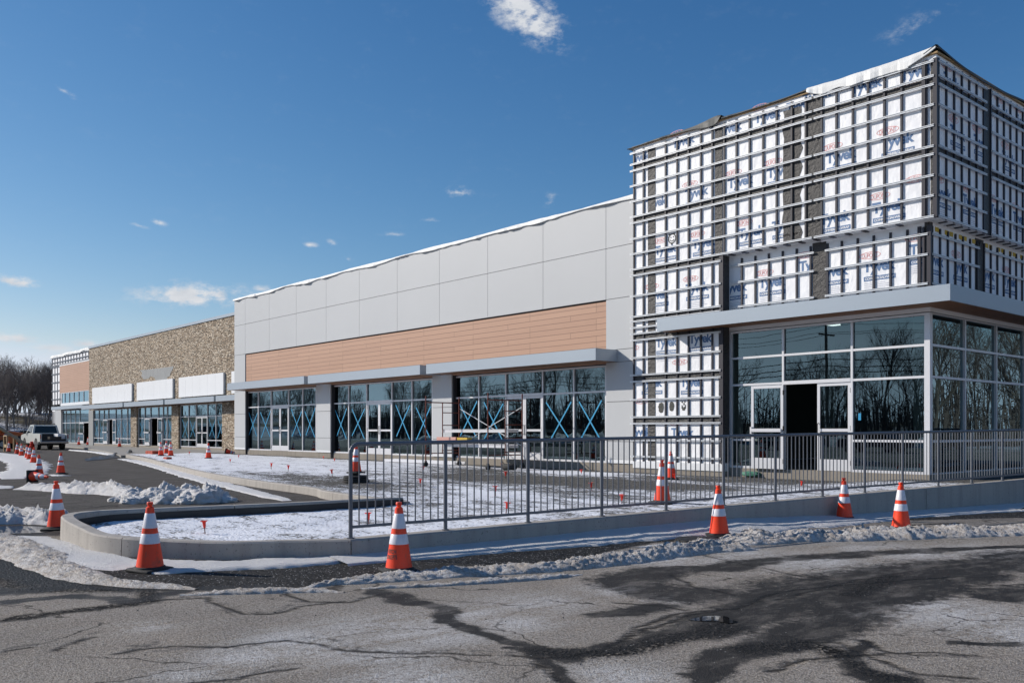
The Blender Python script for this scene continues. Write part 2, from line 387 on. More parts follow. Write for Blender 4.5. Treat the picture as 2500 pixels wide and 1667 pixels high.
v=t.add('ShaderNodeCombineXYZ',ins={0:az,1:el}).outputs[0]
def dirpx(px,py):
    u=(px-CX)/F; vv=(HY-py)/F; x=AF[0]+u*AR[0]; y=AF[1]+u*AR[1]; l=math.sqrt(x*x+y*y)
    return math.atan2(x,y),math.atan2(vv,l)
clouds=[(470,722,185,44,1.0,-.05),(1285,35,145,80,1.0,.5),(200,870,130,30,.6,0),(40,688,75,24,.95,.1),(30,826,90,20,.9,.05),(120,848,90,14,.7,0),(205,838,55,16,.8,0),(80,905,90,24,.7,0),
 (160,224,34,14,.6,.4),(1120,470,46,20,.75,0),(1345,490,24,30,.45,.5),(390,545,34,12,.65,.3),(340,551,34,8,.45,.2),(756,598,26,9,.6,0),(815,595,22,11,.55,.4),(960,572,44,8,.45,0),(1052,538,30,8,.5,0),(850,633,18,9,.5,0),(2240,58,120,34,.35,-.3),(640,706,40,13,.6,0),(1375,108,24,12,.4,.3)]
acc=None
for (px,py,wx,wy,st,ro) in clouds:
    a0,e0=dirpx(px,py); a1,_=dirpx(px+wx,py); _,e1=dirpx(px,py-wy)
    q=t.add('ShaderNodeVectorMath',operation='SUBTRACT',ins={0:v,1:(a0,e0,0)}).outputs[0]
    q=t.add('ShaderNodeVectorRotate',rotation_type='Z_AXIS',ins={'Vector':q,'Angle':ro}).outputs[0]
    q=t.add('ShaderNodeVectorMath',operation='MULTIPLY',ins={0:q,1:(1/abs(a1-a0),1/abs(e1-e0),0)}).outputs[0]
    d=t.add('ShaderNodeVectorMath',operation='LENGTH',ins={0:q}).outputs['Value']
    k=t.math('MULTIPLY',t.math('SUBTRACT',1.05,d),st)
    acc=k if acc is None else t.math('MAXIMUM',acc,k)
# scattered clouds over the other half of the sky (seen only in the glazing)
beh=t.math('SUBTRACT',t.noise(5,5,.6,t.mapping(g,(1,1,2.5))),.52)
beh=t.math('MULTIPLY',beh,t.math('MULTIPLY',t.math('LESS_THAN',sp.outputs[1],0.0),3.5))
acc=t.math('MAXIMUM',acc,beh)
acc=t.math('MINIMUM',acc,.80)
nz=t.noise(1,7,.62,t.mapping(v,(26,52,1),rot=(0,0,.25)))
nz2=t.noise(1,5,.65,t.mapping(v,(90,150,1),rot=(0,0,-.3)))
cm=t.math('ADD',t.math('MULTIPLY',acc,.85),t.math('ADD',t.math('MULTIPLY',t.math('SUBTRACT',nz,.5),2.2),t.math('MULTIPLY',t.math('SUBTRACT',nz2,.5),1.1)))
cm=t.add('ShaderNodeMapRange',interpolation_type='SMOOTHSTEP',ins={0:cm,1:.05,2:.85}).outputs[0]
cm=t.math('MULTIPLY',cm,t.math('MULTIPLY',t.math('ADD',acc,.02,clamp=True),1.55),clamp=True)
cc=t.mix(t.noise(1,4,.5,t.mapping(v,(50,110,1))),(5.0,5.4,6.0),(8.0,8.1,8.3))
t.l.new(t.mix(cm,hs,cc),bg.inputs[0]); bg.inputs[1].default_value=.105
sc.view_settings.view_transform='Standard'; sc.view_settings.look='None'; sc.view_settings.exposure=0.0; sc.view_settings.gamma=1
sc.cycles.max_bounces=7; sc.cycles.transparent_max_bounces=10; sc.cycles.glossy_bounces=3; sc.cycles.diffuse_bounces=3
sc.cycles.caustics_reflective=False; sc.cycles.caustics_refractive=False
# ------------------------------------------------------------------ ground
def hz(x,y):
    return -.0085*max(0.0,min(y,24)-5.5)*min(1,max(0,(x+11.5)/1.5))
def rng(a,b,n): return list(np.linspace(a,b,n))
xs=sorted(set([-3000,-1500,-800,-500,-350,-260,-200]+rng(-170,-60,40)+rng(-58,-16,60)+rng(-14.6,-1.0,400)+rng(0,30,30)+[40,60,100,160,300,800,2500]))
ys=sorted(set([-2500,-800,-300,-160,-100,-70,-50]+rng(-40,-2,30)+rng(-.5,17.5,480)+rng(18,40,50)+rng(45,100,25)+[140,200,300,500,1000,3000]))
X,Y=np.meshgrid(np.array(xs),np.array(ys)); nx,ny=len(xs),len(ys)
Z=(-.0085*np.maximum(0,np.minimum(Y,24)-5.5))*np.clip((X+11.5)/1.5,0,1)
def polydist(pts,Xa,Ya):
    """smallest distance divided by local width, over a polyline of (x,y,w)"""
    best=np.full(Xa.shape,1e9)
    for (x0,y0,w0),(x1,y1,w1) in zip(pts,pts[1:]):
        dx,dy=x1-x0,y1-y0; L=dx*dx+dy*dy+1e-9
        tt=np.clip(((Xa-x0)*dx+(Ya-y0)*dy)/L,0,1)
        d=np.hypot(Xa-x0-tt*dx,Ya-y0-tt*dy)/(w0+(w1-w0)*tt)
        best=np.minimum(best,d)
    return best
def P(pts,z=0.0): return [(*gp(a,b,z),c) for a,b,c in pts]
def inpoly(poly,Xa,Ya):
    r=np.zeros(Xa.shape,bool); n=len(poly)
    for i in range(n):
        x0,y0=poly[i]; x1,y1=poly[(i+1)%n]
        c=((y0>Ya)!=(y1>Ya))
        r^= c&(Xa<(x1-x0)*(Ya-y0)/(y1-y0+1e-12)+x0)
    return r
# value noise for warping
def vnoise(Xa,Ya,s,seed):
    rs=np.random.RandomState(seed); T=rs.rand(64,64)
    u=Xa*s; v_=Ya*s; i=np.floor(u).astype(int); j=np.floor(v_).astype(int); fu=u-i; fv=v_-j
    fu=fu*fu*(3-2*fu); fv=fv*fv*(3-2*fv); i%=64; j%=64; i1=(i+1)%64; j1=(j+1)%64
    return (T[i,j]*(1-fu)+T[i1,j]*fu)*(1-fv)+(T[i,j1]*(1-fu)+T[i1,j1]*fu)*fv-.5
def fbm(Xa,Ya,s,seed,o=4):
    r=0; a=1
    for k in range(o): r=r+a*vnoise(Xa+k*13.7,Ya-k*7.1,s*2**k,seed+k); a*=.55
    return r
WX=X+.30*fbm(X,Y,1.1,3); WY=Y+.30*fbm(X,Y,1.1,9)
wetlines=[
 P([(2560,1352,.5),(2400,1372,.5),(2250,1392,.5),(2080,1418,.5),(1950,1442,.42),(1860,1462,.36),(1790,1500,.30),(1700,1535,.22),(1580,1562,.10),(1500,1582,.10),(1400,1598,.11),(1310,1602,.08),(1200,1585,.04)]),
 P([(1400,1615,.10),(1300,1590,.07),(1200,1568,.05),(1130,1545,.05),(1050,1520,.07),(1030,1485,.07),(1000,1458,.12),(920,1446,.10)]),
 P([(1290,1608,.06),(1340,1640,.05),(1380,1690,.04)]),
 P([(2450,1400,.25),(2200,1440,.30),(2050,1480,.3),(1960,1530,.22),(1880,1570,.16),(1760,1620,.10),(1700,1660,.08)]),
 P([(2120,1560,.05),(2110,1600,.08),(2160,1640,.09),(2240,1690,.08)]),
 P([(2560,1322,.10),(2350,1330,.12),(2150,1340,.16),(1950,1352,.18),(1800,1372,.18),(1650,1395,.22),(1540,1415,.28),(1620,1450,.3),(1750,1440,.22)]),
 P([(1600,1480,.10),(1500,1500,.14),(1450,1500,.10)]),
 P([(2320,1560,.05),(2430,1565,.05)]),P([(2420,1450,.2),(2560,1440,.3)]),
 P([(0,1470,.10),(150,1462,.08),(300,1470,.08),(460,1440,.12),(640,1432,.08),(760,1446,.05)]),
 P([(150,1430,.18),(60,1440,.15),(-60,1440,.2)]),
 P([(-80,1370,.45),(30,1395,.40),(120,1412,.25),(220,1432,.18),(330,1444,.12)]),
 P([(0,1292,.8),(90,1296,.6),(150,1300,.3)]),
]
wet=np.zeros(X.shape)
for L in wetlines: wet=np.maximum(wet,np.clip(1.25-.62*polydist(L,WX,WY),0,1))
crk=[[(0,1517),(120,1500),(230,1488),(330,1472),(420,1463),(500,1458)],[(500,1458),(540,1480),(600,1498),(680,1497),(740,1480),(830,1468)],
 [(290,1595),(360,1582),(450,1578),(560,1580),(640,1568),(700,1562),(860,1588),(980,1596),(1100,1594),(1200,1600)],[(130,1592),(180,1566),(240,1552)],[(470,1665),(580,1655),(640,1640),(720,1630)],
 [(1250,1600),(1330,1604),(1400,1602),(1460,1590),(1520,1560),(1600,1530),(1690,1500),(1800,1484)],[(1450,1600),(1500,1570),(1530,1545),(1640,1500),(1700,1492),(1800,1486),(1900,1440),(2050,1425),(2200,1410),(2350,1398)],
 [(1880,1640),(1960,1610),(2080,1602),(2180,1592),(2300,1590),(2400,1600)],[(1900,1462),(2000,1436),(2100,1408),(2210,1396)],[(1700,1345),(1820,1372),(1960,1402),(2060,1412)],
 [(2100,1560),(2150,1585),(2250,1600)],[(1950,1570),(2050,1568),(2120,1600),(2250,1648),(2380,1655)],[(1300,1612),(1350,1640),(1390,1680)],[(1640,1400),(1700,1430),(1800,1450)],
 [(0,1592),(90,1578)],[(700,1449),(760,1470),(860,1470),(930,1450)],[(1500,1470),(1600,1478),(1680,1490)]]
crack=np.zeros(X.shape); CXX=X+.06*fbm(X,Y,5,33); CYY=Y+.06*fbm(X,Y,5,44)
for L in crk:
    crack=np.maximum(crack,np.clip(1.5-polydist(P([(a,b,.020) for a,b in L]),CXX,CYY),0,1))
    wet=np.maximum(wet,np.clip(.42-.25*polydist(P([(a,b,.06) for a,b in L]),WX,WY),0,1))
fresh_poly=[gp(*q) for q in [(120,1335),(-60,1270),(-200,1330),(-250,1420),(60,1400),(250,1440),(420,1438),(700,1436),(1000,1405),(1380,1372),(1500,1340),(1600,1318),(1750,1300),(2000,1285),(2300,1268),(2560,1250),(2560,1200),(2060,1225),(1500,1262),(800,1345),(300,1350)]]
fresh=inpoly(fresh_poly,X+.12*fbm(X,Y,2,51),Y+.12*fbm(X,Y,2,61)).astype(float)
fresh*=np.clip(1-.8*(polydist(P([(1760,1290,.35),(2000,1280,.3),(2250,1262,.3),(2560,1255,.3)]),WX,WY)<1),0,1)
grit=np.zeros(X.shape)
for L in (P([(-80,1380,.6),(40,1400,.55),(110,1415,.4),(200,1440,.2),(380,1440,.12),(480,1435,.08)]),P([(0,1512,.06),(200,1490,.06),(330,1474,.09),(330,1440,.06)]),P([(1290,1600,.10),(1400,1598,.14),(1520,1590,.10),(1640,1560,.12),(1760,1530,.12)]),P([(2070,1440,.10),(2200,1400,.08)]),P([(1850,1580,.10),(1950,1560,.10),(2080,1590,.09)]),P([(2130,1610,.06),(2210,1660,.06)])):
    grit=np.maximum(grit,np.clip(1.8-polydist(L,WX,WY),0,1))
salt=np.zeros(X.shape)
for (a,b,rx) in [(950,1535,.55),(1060,1545,.4),(800,1580,.4),(930,1600,.35),(1000,1650,.35),(720,1560,.35),(600,1600,.3),(360,1528,.15),(1130,1500,.35),(1650,1360,.6),(1800,1350,.7),(2000,1365,.8),(2200,1340,.8),(2360,1500,.6),(2300,1480,.5),(2450,1340,.8),(1620,1460,.2),(1500,1440,.3),(450,1645,.2),(2150,1500,.3),(2450,1540,.4),(1300,1470,.4),(1250,1520,.3),(1520,1650,.3)]:
    gx,gy=gp(a,b); salt=np.maximum(salt,np.exp(-((X-gx)**2+(Y-gy)**2)/(2*rx*rx*.5)))
salt=np.clip(salt+.12,0,1)
# drive lanes (newer grey asphalt left of the planting bed) ; snowy country beyond the site
lane=np.clip((-13.6-X)/.6,0,1)*np.clip((Y-.5-(-14-X)*.0)/1.5,0,1)
terr=np.clip(np.maximum(np.maximum((-118-X)/8,(-48-Y)/5),np.maximum((Y-70)/10,(X-22)/3)),0,1)
Zt=Z+.004*fbm(X,Y,.5,5)*(np.abs(X)<60)*(Y<30)
# far rise behind the site
Zt=Zt+np.clip((-150-X)/60,0,1)*6*(Y>-200)
Zt=Zt+3.0*np.clip((-60-Y)/12,0,1)*(X>-100)
me=bpy.data.meshes.new('parking_lot')
co_=np.stack([X.ravel(),Y.ravel(),Zt.ravel()],1).astype(np.float32)
ii=(np.arange(ny-1)[:,None]*nx+np.arange(nx-1)[None,:]).ravel()
q=np.stack([ii,ii+1,ii+nx+1,ii+nx],1).astype(np.int32)
def npmesh(me,co_,q):
    me.vertices.add(len(co_)); me.vertices.foreach_set('co',co_.ravel())
    me.loops.add(q.size); me.loops.foreach_set('vertex_index',q.ravel())
    me.polygons.add(len(q)); me.polygons.foreach_set('loop_start',np.arange(0,q.size,4,dtype=np.int32)); me.polygons.foreach_set('loop_total',np.full(len(q),4,np.int32))
    me.polygons.foreach_set('use_smooth',np.ones(len(q),bool)); me.update(); me.validate()
npmesh(me,co_,q)
for nm,ar in (('wet',wet),('crack',crack),('fresh',fresh),('grit',grit),('salt',salt),('lane',lane),('terrain',terr)):
    a=me.attributes.new(nm,'FLOAT','POINT'); a.data.foreach_set('value',ar.ravel().astype(np.float32))
me.materials.append(M['lot']); o=bpy.data.objects.new('parking_lot',me); COL.objects.link(o); tag(o,kind='structure')
# ---- kerb lines
K1px=[(856,1317,.216),(700,1320,.205),(553,1323,.20),(400,1318,.205),(300,1312,.215),(230,1303,.225),(192.5,1287,.25),(161.5,1271.6,.28),(148.4,1260,.30),(157,1254,.30),(186,1249,.30),(264,1243,.285),(404,1237.5,.275),(700,1225.5,.265),(899,1215.4,.255),(974,1212.5,.25)]
K1=[(*gp(a,b,z),z) for a,b,z in K1px]
K2px=[(798,1219),(756.5,1208),(616.7,1187.7),(497.6,1166),(408,1142.5),(355,1127),(307,1117)]
K2=[(-13.5,9.05,.17)]+[(*gp(a,b,0),.17) for a,b in K2px]
def smooth(pts,n=3):
    out=[]; L=len(pts)
    for i in range(L-1):
        p0,p1,p2,p3=pts[max(i-1,0)],pts[i],pts[i+1],pts[min(i+2,L-1)]
        for k in range(n):
            u=k/n; out.append(tuple(.5*((2*b)+(-a+c)*u+(2*a-5*b+4*c-d)*u*u+(-a+3*b-3*c+d)*u**3) for a,b,c,d in zip(p0,p1,p2,p3)))
    out.append(pts[-1]); return out
def sweep(mb,pts,w,side,base,gaps=3.0,bev=.018):
    """kerb: pts is the OUTER top edge (x,y,z); thickness w to `side`; base z"""
    n=len(pts); nor=[]
    for i in range(n):
        a=Vector(pts[max(i-1,0)][:2]); b=Vector(pts[min(i+1,n-1)][:2]); d=(b-a).normalized(); nor.append(Vector((-d.y,d.x))*side)
    vs=[];fs=[]
    for p,nn in zip(pts,nor):
        z=p[2]; P2=Vector(p[:2])
        for off,zz in ((-.012,base),(0,z-bev),(bev,z),(w-bev,z),(w,z-bev),(w,base)):
            q_=P2+nn*off; vs.append((q_.x,q_.y,zz))
    for i in range(n-1):
        for k in range(5): fs.append((i*6+k,i*6+k+1,(i+1)*6+k+1,(i+1)*6+k))
    fs+=[tuple(range(6)),tuple(range((n-1)*6+5,(n-1)*6-1,-1))]
    mb.add(vs,fs)
def segs(pts,L,gap=.012):
    """cut a polyline into pieces of length about L with small gaps (joints)"""
    out=[];cur=[pts[0]];acc=0
    for a,b in zip(pts,pts[1:]):
        d=math.hypot(b[0]-a[0],b[1]-a[1]); pos=0
        while acc+(d-pos)>L:
            s_=(L-acc); pos+=s_; u=pos/d; c=tuple(x+(y-x)*u for x,y in zip(a,b)); cur.append(c); out.append(cur)
            u2=min(1,(pos+gap)/d); c2=tuple(x+(y-x)*u2 for x,y in zip(a,b)); cur=[c2]; pos=min(d,pos+gap); acc=0
        acc+=d-pos; cur.append(b)
    out.append(cur); return [s_ for s_ in out if len(s_)>1]
kb=MB(); K1s=smooth(K1,5)
for sgm in segs(K1s,2.7): sweep(kb,sgm,.17,-1,-.15)
tag(kb.build('planting_bed_kerb','conc',None,True),kind='structure')
kb=MB()
for sgm in segs(smooth(K2,4),3.0): sweep(kb,sgm,.16,-1,-.15)
tag(kb.build('drive_kerb','conc',None,True),kind='structure')
# dark expansion felt in the joints
# ---- retaining wall and railing line
W0=Vector(K1[0]); Wend=gp(2498,1166,.38); Wn=(Vector(Wend)-W0.xy).normalized()
wl=[(W0.x,W0.y,.216),(*gp(1200,1287,.262),.262),(*gp(1640,1244,.305),.305),(*gp(2062,1207,.345),.345),(*gp(2498,1170,.385),.385)]
wdir=(Vector(wl[-1][:2])-Vector(wl[0][:2])); WL=wdir.length; wdir.normalize(); wnor=Vector((-wdir.y,wdir.x))   # to the left = towards plaza
def wallp(s_,off=0.0):
    p=Vector(wl[0][:2])+wdir*s_+wnor*off; return p.x,p.y
def wz(s_): return .216+(.385-.216)*min(1.2,s_/WL)
mb=MB(); pts=[(*wallp(s_),wz(s_)) for s_ in np.linspace(.012,WL+9,26)]
for sgm in segs(pts,6.0): sweep(mb,sgm,.22,1,-.6,bev=.02)
tag(mb.build('retaining_wall','conc',None,True),'low grey concrete retaining wall carrying the metal railing','retaining wall')
# railing
rl=empty('railing',(*wallp(0,.10),wz(0)))
tag(rl,'long dark grey metal picket railing on the concrete wall','railing')
RH=1.07; off=.10
postS=[0.06]; px_posts=[856,1087.5,1289,1469,1626,1766.5,1893,2008,2111,2203.5,2290.7,2372,2447]
def s_of_px(px):
    # solve wall parameter whose projection has column px
    lo,hi=0,60
    for _ in range(50):
        m_=(lo+hi)/2; x,y=wallp(m_,off); r=x*AR[0]+y*AR[1]; D=x*AF[0]+y*AF[1]; c=CX+F*r/D if D>0 else 1e9
        if c<px: lo=m_
        else: hi=m_
    return lo
postS=[s_of_px(p) for p in px_posts]; d_=postS[-1]-postS[-2]
for k in range(5): postS.append(postS[-1]+1.42)
def rp(s_,h): x,y=wallp(s_,off); return (x,y,wz(s_)+h)
for i,s_ in enumerate(postS):
    mb=MB(); a=rp(s_,-.02); b=rp(s_,RH if i else RH-.10); mb.tube(a,b,.024,12)
    mb.lathe([(.045,0),(.045,.012),(.026,.014)],16,rp(s_,0.0)); mb.build('post','rail',rl,True)
tr=MB(); s0=postS[0]
arc=[rp(s0+.10*(1-math.cos(a)),RH-.10+.10*math.sin(a)) for a in np.linspace(0,math.pi/2,7)]
path=arc+[rp(s_,RH) for s_ in postS[1:]]
for a,b in zip(path,path[1:]): tr.tube(a,b,.024,12,cap=False)
tr.build('top_rail','rail',rl,True)
br=MB(); br.bar(rp(s0,.13),rp(postS[-1],.13),.04,.032); br.build('bottom_rail','rail',rl)
pk=MB(); cnt=0; near=[]
for a,b in zip(postS,postS[1:]):
    n=12
    for k in range(1,n):
        s_=a+(b-a)*k/n; cnt+=1
        top=RH-.02
        if s_-s0<.12: top=RH-.04
        if cnt<=98: near.append((s_,top))
        else: pk.tube(rp(s_,.135),rp(s_,top),.0085,6)
for s_,top in near:
    MB().tube(rp(s_,.135),rp(s_,top),.0085,8).build('picket','rail',rl,True)
if pk.v: tag(pk.build('picket_run','rail',rl),kind='stuff')
# ---- plaza sheet
def inner(pts,off,side):
    out=[];n=len(pts)
    for i in range(n):
        a=Vector(pts[max(i-1,0)][:2]); b=Vector(pts[min(i+1,n-1)][:2]); d=(b-a).normalized(); q_=Vector(pts[i][:2])+Vector((-d.y,d.x))*side*off; out.append((q_.x,q_.y))
    return out
bedpoly=inner(K1s,.10,-1)
k2i=inner(smooth(K2,4),.10,-1)
plazapoly=[wallp(WL+9,.11),wallp(12,.11),wallp(6,.11),wallp(.2,.11)]+bedpoly+k2i+[(-49.8,20.9),(-46.3,20.9),(-9.0,20.9),(-9.0,30)]
hx=.085
gx_=np.concatenate([np.arange(-51,-22,.22),np.arange(-22,-6,.085)]); gy_=np.concatenate([np.arange(2.4,13,.085),np.arange(13,30,.2)])
XX,YY=np.meshgrid(gx_,gy_)
zz=.115+.085*np.clip((YY-8)/10,0,1)
tw=np.clip((XX+YY*.068+9.0+2.2)/2.0,0,1)   # rises towards the wall top
wallz=.216+.0101*np.clip(YY-5.3,0,40)-.035
zz=zz+(wallz-zz)*np.clip((XX+11.2)/1.6,0,1)*np.clip((YY-4)/3,.15,1)
zz=zz+.025*fbm(XX,YY,1.2,71)+.012*fbm(XX,YY,6,72,3)
ins=inpoly(plazapoly,XX,YY)
nX,nY=len(gx_),len(gy_); I=(np.arange(nY-1)[:,None]*nX+np.arange(nX-1)[None,:]).ravel()
Q=np.stack([I,I+1,I+nX+1,I+nX],1); insf=ins.ravel(); keep=insf[Q].all(1); Q=Q[keep]
used=np.unique(Q); rem=-np.ones(nX*nY,int); rem[used]=np.arange(len(used)); Q=rem[Q].astype(np.int32)
C=np.stack([XX.ravel(),YY.ravel(),zz.ravel()],1)[used].astype(np.float32)
cover=np.full(XX.shape,.525)
cover+=.035*np.clip((8.3-YY)/1.0,0,1)+.05*np.clip((-22-XX)/6,0,1)
def gz(px,py): return gp(px,py,.17)
for (a,b,rx,ry,am) in [(1300,1172,3.0,1.0,-.22),(1520,1180,2.0,.6,-.20),(1700,1172,2.0,.5,-.17),(1180,1150,2.2,.7,-.12),(700,1160,3,.6,-.09),(860,1180,2,.7,-.10),(1430,1205,1.5,.4,-.10),(1950,1175,1.0,.6,-.18),(1400,1157,1.5,.5,.16),(1200,1200,1.5,.6,.06)]:
    gx,gy=gz(a,b); cover+=am*np.exp(-((XX-gx)**2/(2*rx*rx)+(YY-gy)**2/(2*ry*ry)))
cover-=.30*np.clip((YY-19.6)/.5,0,1)
me=bpy.data.meshes.new('plaza_ground'); npmesh(me,C,Q)
a=me.attributes.new('cover','FLOAT','POINT'); a.data.foreach_set('value',cover.ravel()[used].astype(np.float32))
me.materials.append(M['plaza']); o=bpy.data.objects.new('plaza_ground',me); COL.objects.link(o); tag(o,kind='structure')
# felt strip (black joint filler) along the inside of the bed kerb
mb=MB(); fp_=inner(K1s[30:],.178,-1)
for (a,b) in zip(fp_,fp_[1:]): mb.bar((a[0],a[1],.16),(b[0],b[1],.16),.014,.12)
tag(mb.build('expansion_felt','tarblack',None),kind='structure')
# pavement in front of the stone building
def poly_slab(name,poly,z,m,base=-.1):
    mb=MB(); mb.prism(poly,'z',base,z); return tag(mb.build(name,m),kind='structure')
poly_slab('pavement',[(-50.0,15.6),(-57,17.2),(-66,19.0),(-76,20.8),(-110,24.5),(-125,27),(-125,29),(-46.5,29),(-46.5,20.6),(-50.0,20.6)],.125,'walk')
# ------------------------------------------------------------------ snow
def ribbon(name,pts,h,m,seed,res=.045,zfun=hz,rough=1.0,edge=.5,label=None,cat=None,kind=None,profile='bank',group=None):
    """pts (x,y,halfwidth,heightfactor); displaced strip of snow following a polyline"""
    rs=smooth(pts,10); L=[0]
    for a,b in zip(rs,rs[1:]): L.append(L[-1]+math.hypot(b[0]-a[0],b[1]-a[1]))
    n=max(8,int(L[-1]/res)); arr=np.array(rs); ss=np.linspace(0,L[-1],n)
    I4=[np.interp(ss,L,arr[:,k]) for k in range(4)]
    mw=max(p[2] for p in pts); k=max(8,int(2*mw/res)); vs=[];fs=[]
    for i in range(n):
        j0,j1=max(i-2,0),min(i+2,n-1); d=Vector((I4[0][j1]-I4[0][j0],I4[1][j1]-I4[1][j0])).normalized(); nn=Vector((-d.y,d.x))
        endf=min(1,min(i,n-1-i)*res/.25)
        for j in range(k+1):
            u=-1+2*j/k
            hw=I4[2][i]*(1+edge*mnoise.noise(Vector((ss[i]*1.3+seed*9,(1 if u>0 else -1)*3.1,seed)))+.35*edge*mnoise.noise(Vector((ss[i]*6+seed,(1 if u>0 else -1)*3,seed))))
            x=I4[0][i]+nn.x*u*hw; y=I4[1][i]+nn.y*u*hw
            au=abs(u)
            if profile=='bank': pr=(1-au**2.2)**.8 if au<1 else 0
            else: pr=min(1,(1-au)*4)
            hh=h*I4[3][i]*pr*endf
            q_=Vector((x*3,y*3,seed)); nz_=mnoise.fractal(q_,.7,2.1,4)
            q2=Vector((x*24,y*24,seed+3)); n2=mnoise.fractal(q2,.8,2.2,3)
            if profile=='bank': hh=hh*(1+.55*rough*nz_+.50*rough*n2)+.010*n2*pr+.006*pr
            else: hh=hh*(1+.4*nz_)+.004*n2*pr
            vs.append((x,y,zfun(x,y)+hh+(-.03 if au>=.999 else 0)-.012*(1-pr)))
    for i in range(n-1):
        for j in range(k): a=i*(k+1)+j; fs.append((a,a+1,a+k+2,a+k+1))
    mb=MB(); mb.add(vs,fs); o=mb.build(name,m,None)
    o.data.polygons.foreach_set('use_smooth',[True]*len(o.data.polygons))
    return tag(o,label,cat,group,kind)
def G(pts,z=0.0): return [(*gp(a,b,z),c,d) for a,b,c,d in pts]
G1='ploughed ridges of dirty snow on the asphalt'
# long dirty ridge along the front
ribbon('snow_ridge',G([(735,1438,.05,.3),(800,1426,.10,.5),(880,1420,.14,.7),(960,1412,.20,.8),(1060,1404,.24,.9),(1180,1396,.25,1),(1300,1390,.22,1),(1400,1380,.22,1.1),(1500,1368,.26,1.2),(1600,1352,.30,1.35),(1700,1337,.34,1.5),(1800,1325,.36,1.4)]),.055,'dsnow',1,.03,rough=1.0,label='long brown-flecked snow ridge beside the stencilled cone, left part of the windrow',cat='snow ridge',group=G1)
ribbon('snow_ridge',G([(1770,1328,.34,1.3),(1850,1321,.40,1.6),(1950,1316,.42,1.6),(2080,1311,.42,1.7),(2160,1307,.45,1.9),(2280,1303,.42,1.6),(2400,1298,.40,1.5),(2520,1293,.40,1.4),(2620,1288,.4,1.3)],-.05),.058,'dsnow',2,.035,label='lumpy white snow ridge in front of the orange cones at the right',cat='snow ridge',group=G1)
ribbon('snow_ridge',G([(-80,1300,.25,1.0),(0,1320,.30,1.2),(60,1345,.34,1.4),(110,1372,.30,1.3),(170,1398,.24,1.1),(240,1418,.20,.9),(320,1428,.14,.7),(400,1432,.10,.6),(480,1438,.04,.3)]),.042,'dsnow',3,.03,label='grimy curved snow ridge at the left below the kerb tip',cat='snow ridge',group=G1)
ribbon('snow_ridge',G([(440,1452,.03,.3),(520,1449,.08,.6),(640,1445,.10,.7),(760,1443,.08,.6),(840,1446,.03,.3)]),.04,'dsnow',4,.03,label='thin grey slush strip on the asphalt between the two nearest cones',cat='snow ridge',group=G1)
ribbon('snow_ridge',G([(880,1436,.03,.3),(1000,1432,.06,.5),(1150,1424,.07,.7),(1260,1416,.08,.8),(1360,1408,.07,.5),(1420,1400,.03,.2)]),.04,'dsnow',5,.03,label='narrow slush strip just in front of the long windrow',cat='snow ridge',group=G1)
ribbon('snow_ridge',G([(-60,1273,.7,1),(20,1271,.6,1.0),(80,1272,.55,1.1),(125,1275,.40,1.0),(150,1280,.2,.5)]),.17,'psnow',6,.05,label='rough white snow ridge behind the cone at the left edge',cat='snow ridge',group=G1)
ribbon('snow_ridge',G([(35,1194,.15,.4),(90,1194,.35,.7),(150,1197,.4,.9),(220,1202,.42,1.2),(290,1207,.35,1.2),(340,1213,.25,.7)]),.16,'psnow',7,.06,label='low snow ridge crossing the drive up to the snow pile',cat='snow ridge',group=G1)
# big pile behind the bed kerb, built of overlapping lumps
def lumps(name,items,m,label,cat,group=None,base=0.0):
    mb=MB(); import bmesh
    for (x,y,r,hf,sd) in items:
        bm=bmesh.new(); bmesh.ops.create_icosphere(bm,subdivisions=4,radius=1)
        vs=[]
        for v_ in bm.verts:
            n_=v_.co.normalized(); d_=1+.32*mnoise.fractal(n_*1.8+Vector((sd,0,0)),.7,2.1,5)+.055*mnoise.fractal(n_*8+Vector((sd,2,0)),.7,2.1,3)
            p=n_*d_*r; vs.append((x+p.x,y+p.y,base+max(-.05,(p.z*hf+.1*r)*.62)))
        mb.add(vs,[tuple(v_.index for v_ in f_.verts) for f_ in bm.faces]); bm.free()
    o=mb.build(name,m,None,False); o.data.polygons.foreach_set('use_smooth',[True]*len(o.data.polygons)); return tag(o,label,cat,group)
it=[]
for k in range(64):
    u=R.random(); px=300+u*245; top=1-abs(u-.60)*1.25; x,y=gp(px,1228-R.random()*10,0)
    r=.10+.16*R.random()*max(.3,top)
    it.append((x+R.uniform(-.2,.2),y+R.uniform(-.2,.2),r+.07*max(0,top),.8+.6*max(0,top)*R.random(),k*1.7))
for k in range(30):
    px=360+R.random()*165; x,y=gp(px,1224,0); it.append((x+R.uniform(-.25,.25),y+R.uniform(-.25,.25),.22+.08*R.random(),1.25,k*3.1+50))
for k in range(16):
    px=395+R.random()*125; x,y=gp(px,1222,0); it.append((x+R.uniform(-.15,.15),y+R.uniform(-.15,.15),.13+.06*R.random(),3.0,k*2.3+150))
lumps('snow_pile',it,'psnow','big lumpy white snow pile behind the planting bed kerb','snow pile')
x,y=gp(267,1203,0); lumps('snow_lump',[(x,y,.11,2.6,5),(x+.08,y,.08,2.2,8)],'psnow','small upright snow chunk standing on the low ridge in the drive','snow lump')
x,y=gp(328,1209,0); lumps('snow_lump',[(x,y,.19,1.3,15),(x+.18,y-.05,.14,1.2,28),(x-.2,y,.12,1.2,31)],'psnow','rounded snow lump at the left end of the big pile','snow lump')
# thin snow sheets
ribbon('snow_cover',G([(120,1322,.25,1),(170,1352,.35,1),(260,1372,.34,1),(380,1380,.34,1),(550,1382,.36,1),(750,1372,.36,1),(900,1360,.34,1),(960,1354,.2,.6)],0),.03,'snow',11,.05,profile='sheet',edge=.4,kind='stuff')
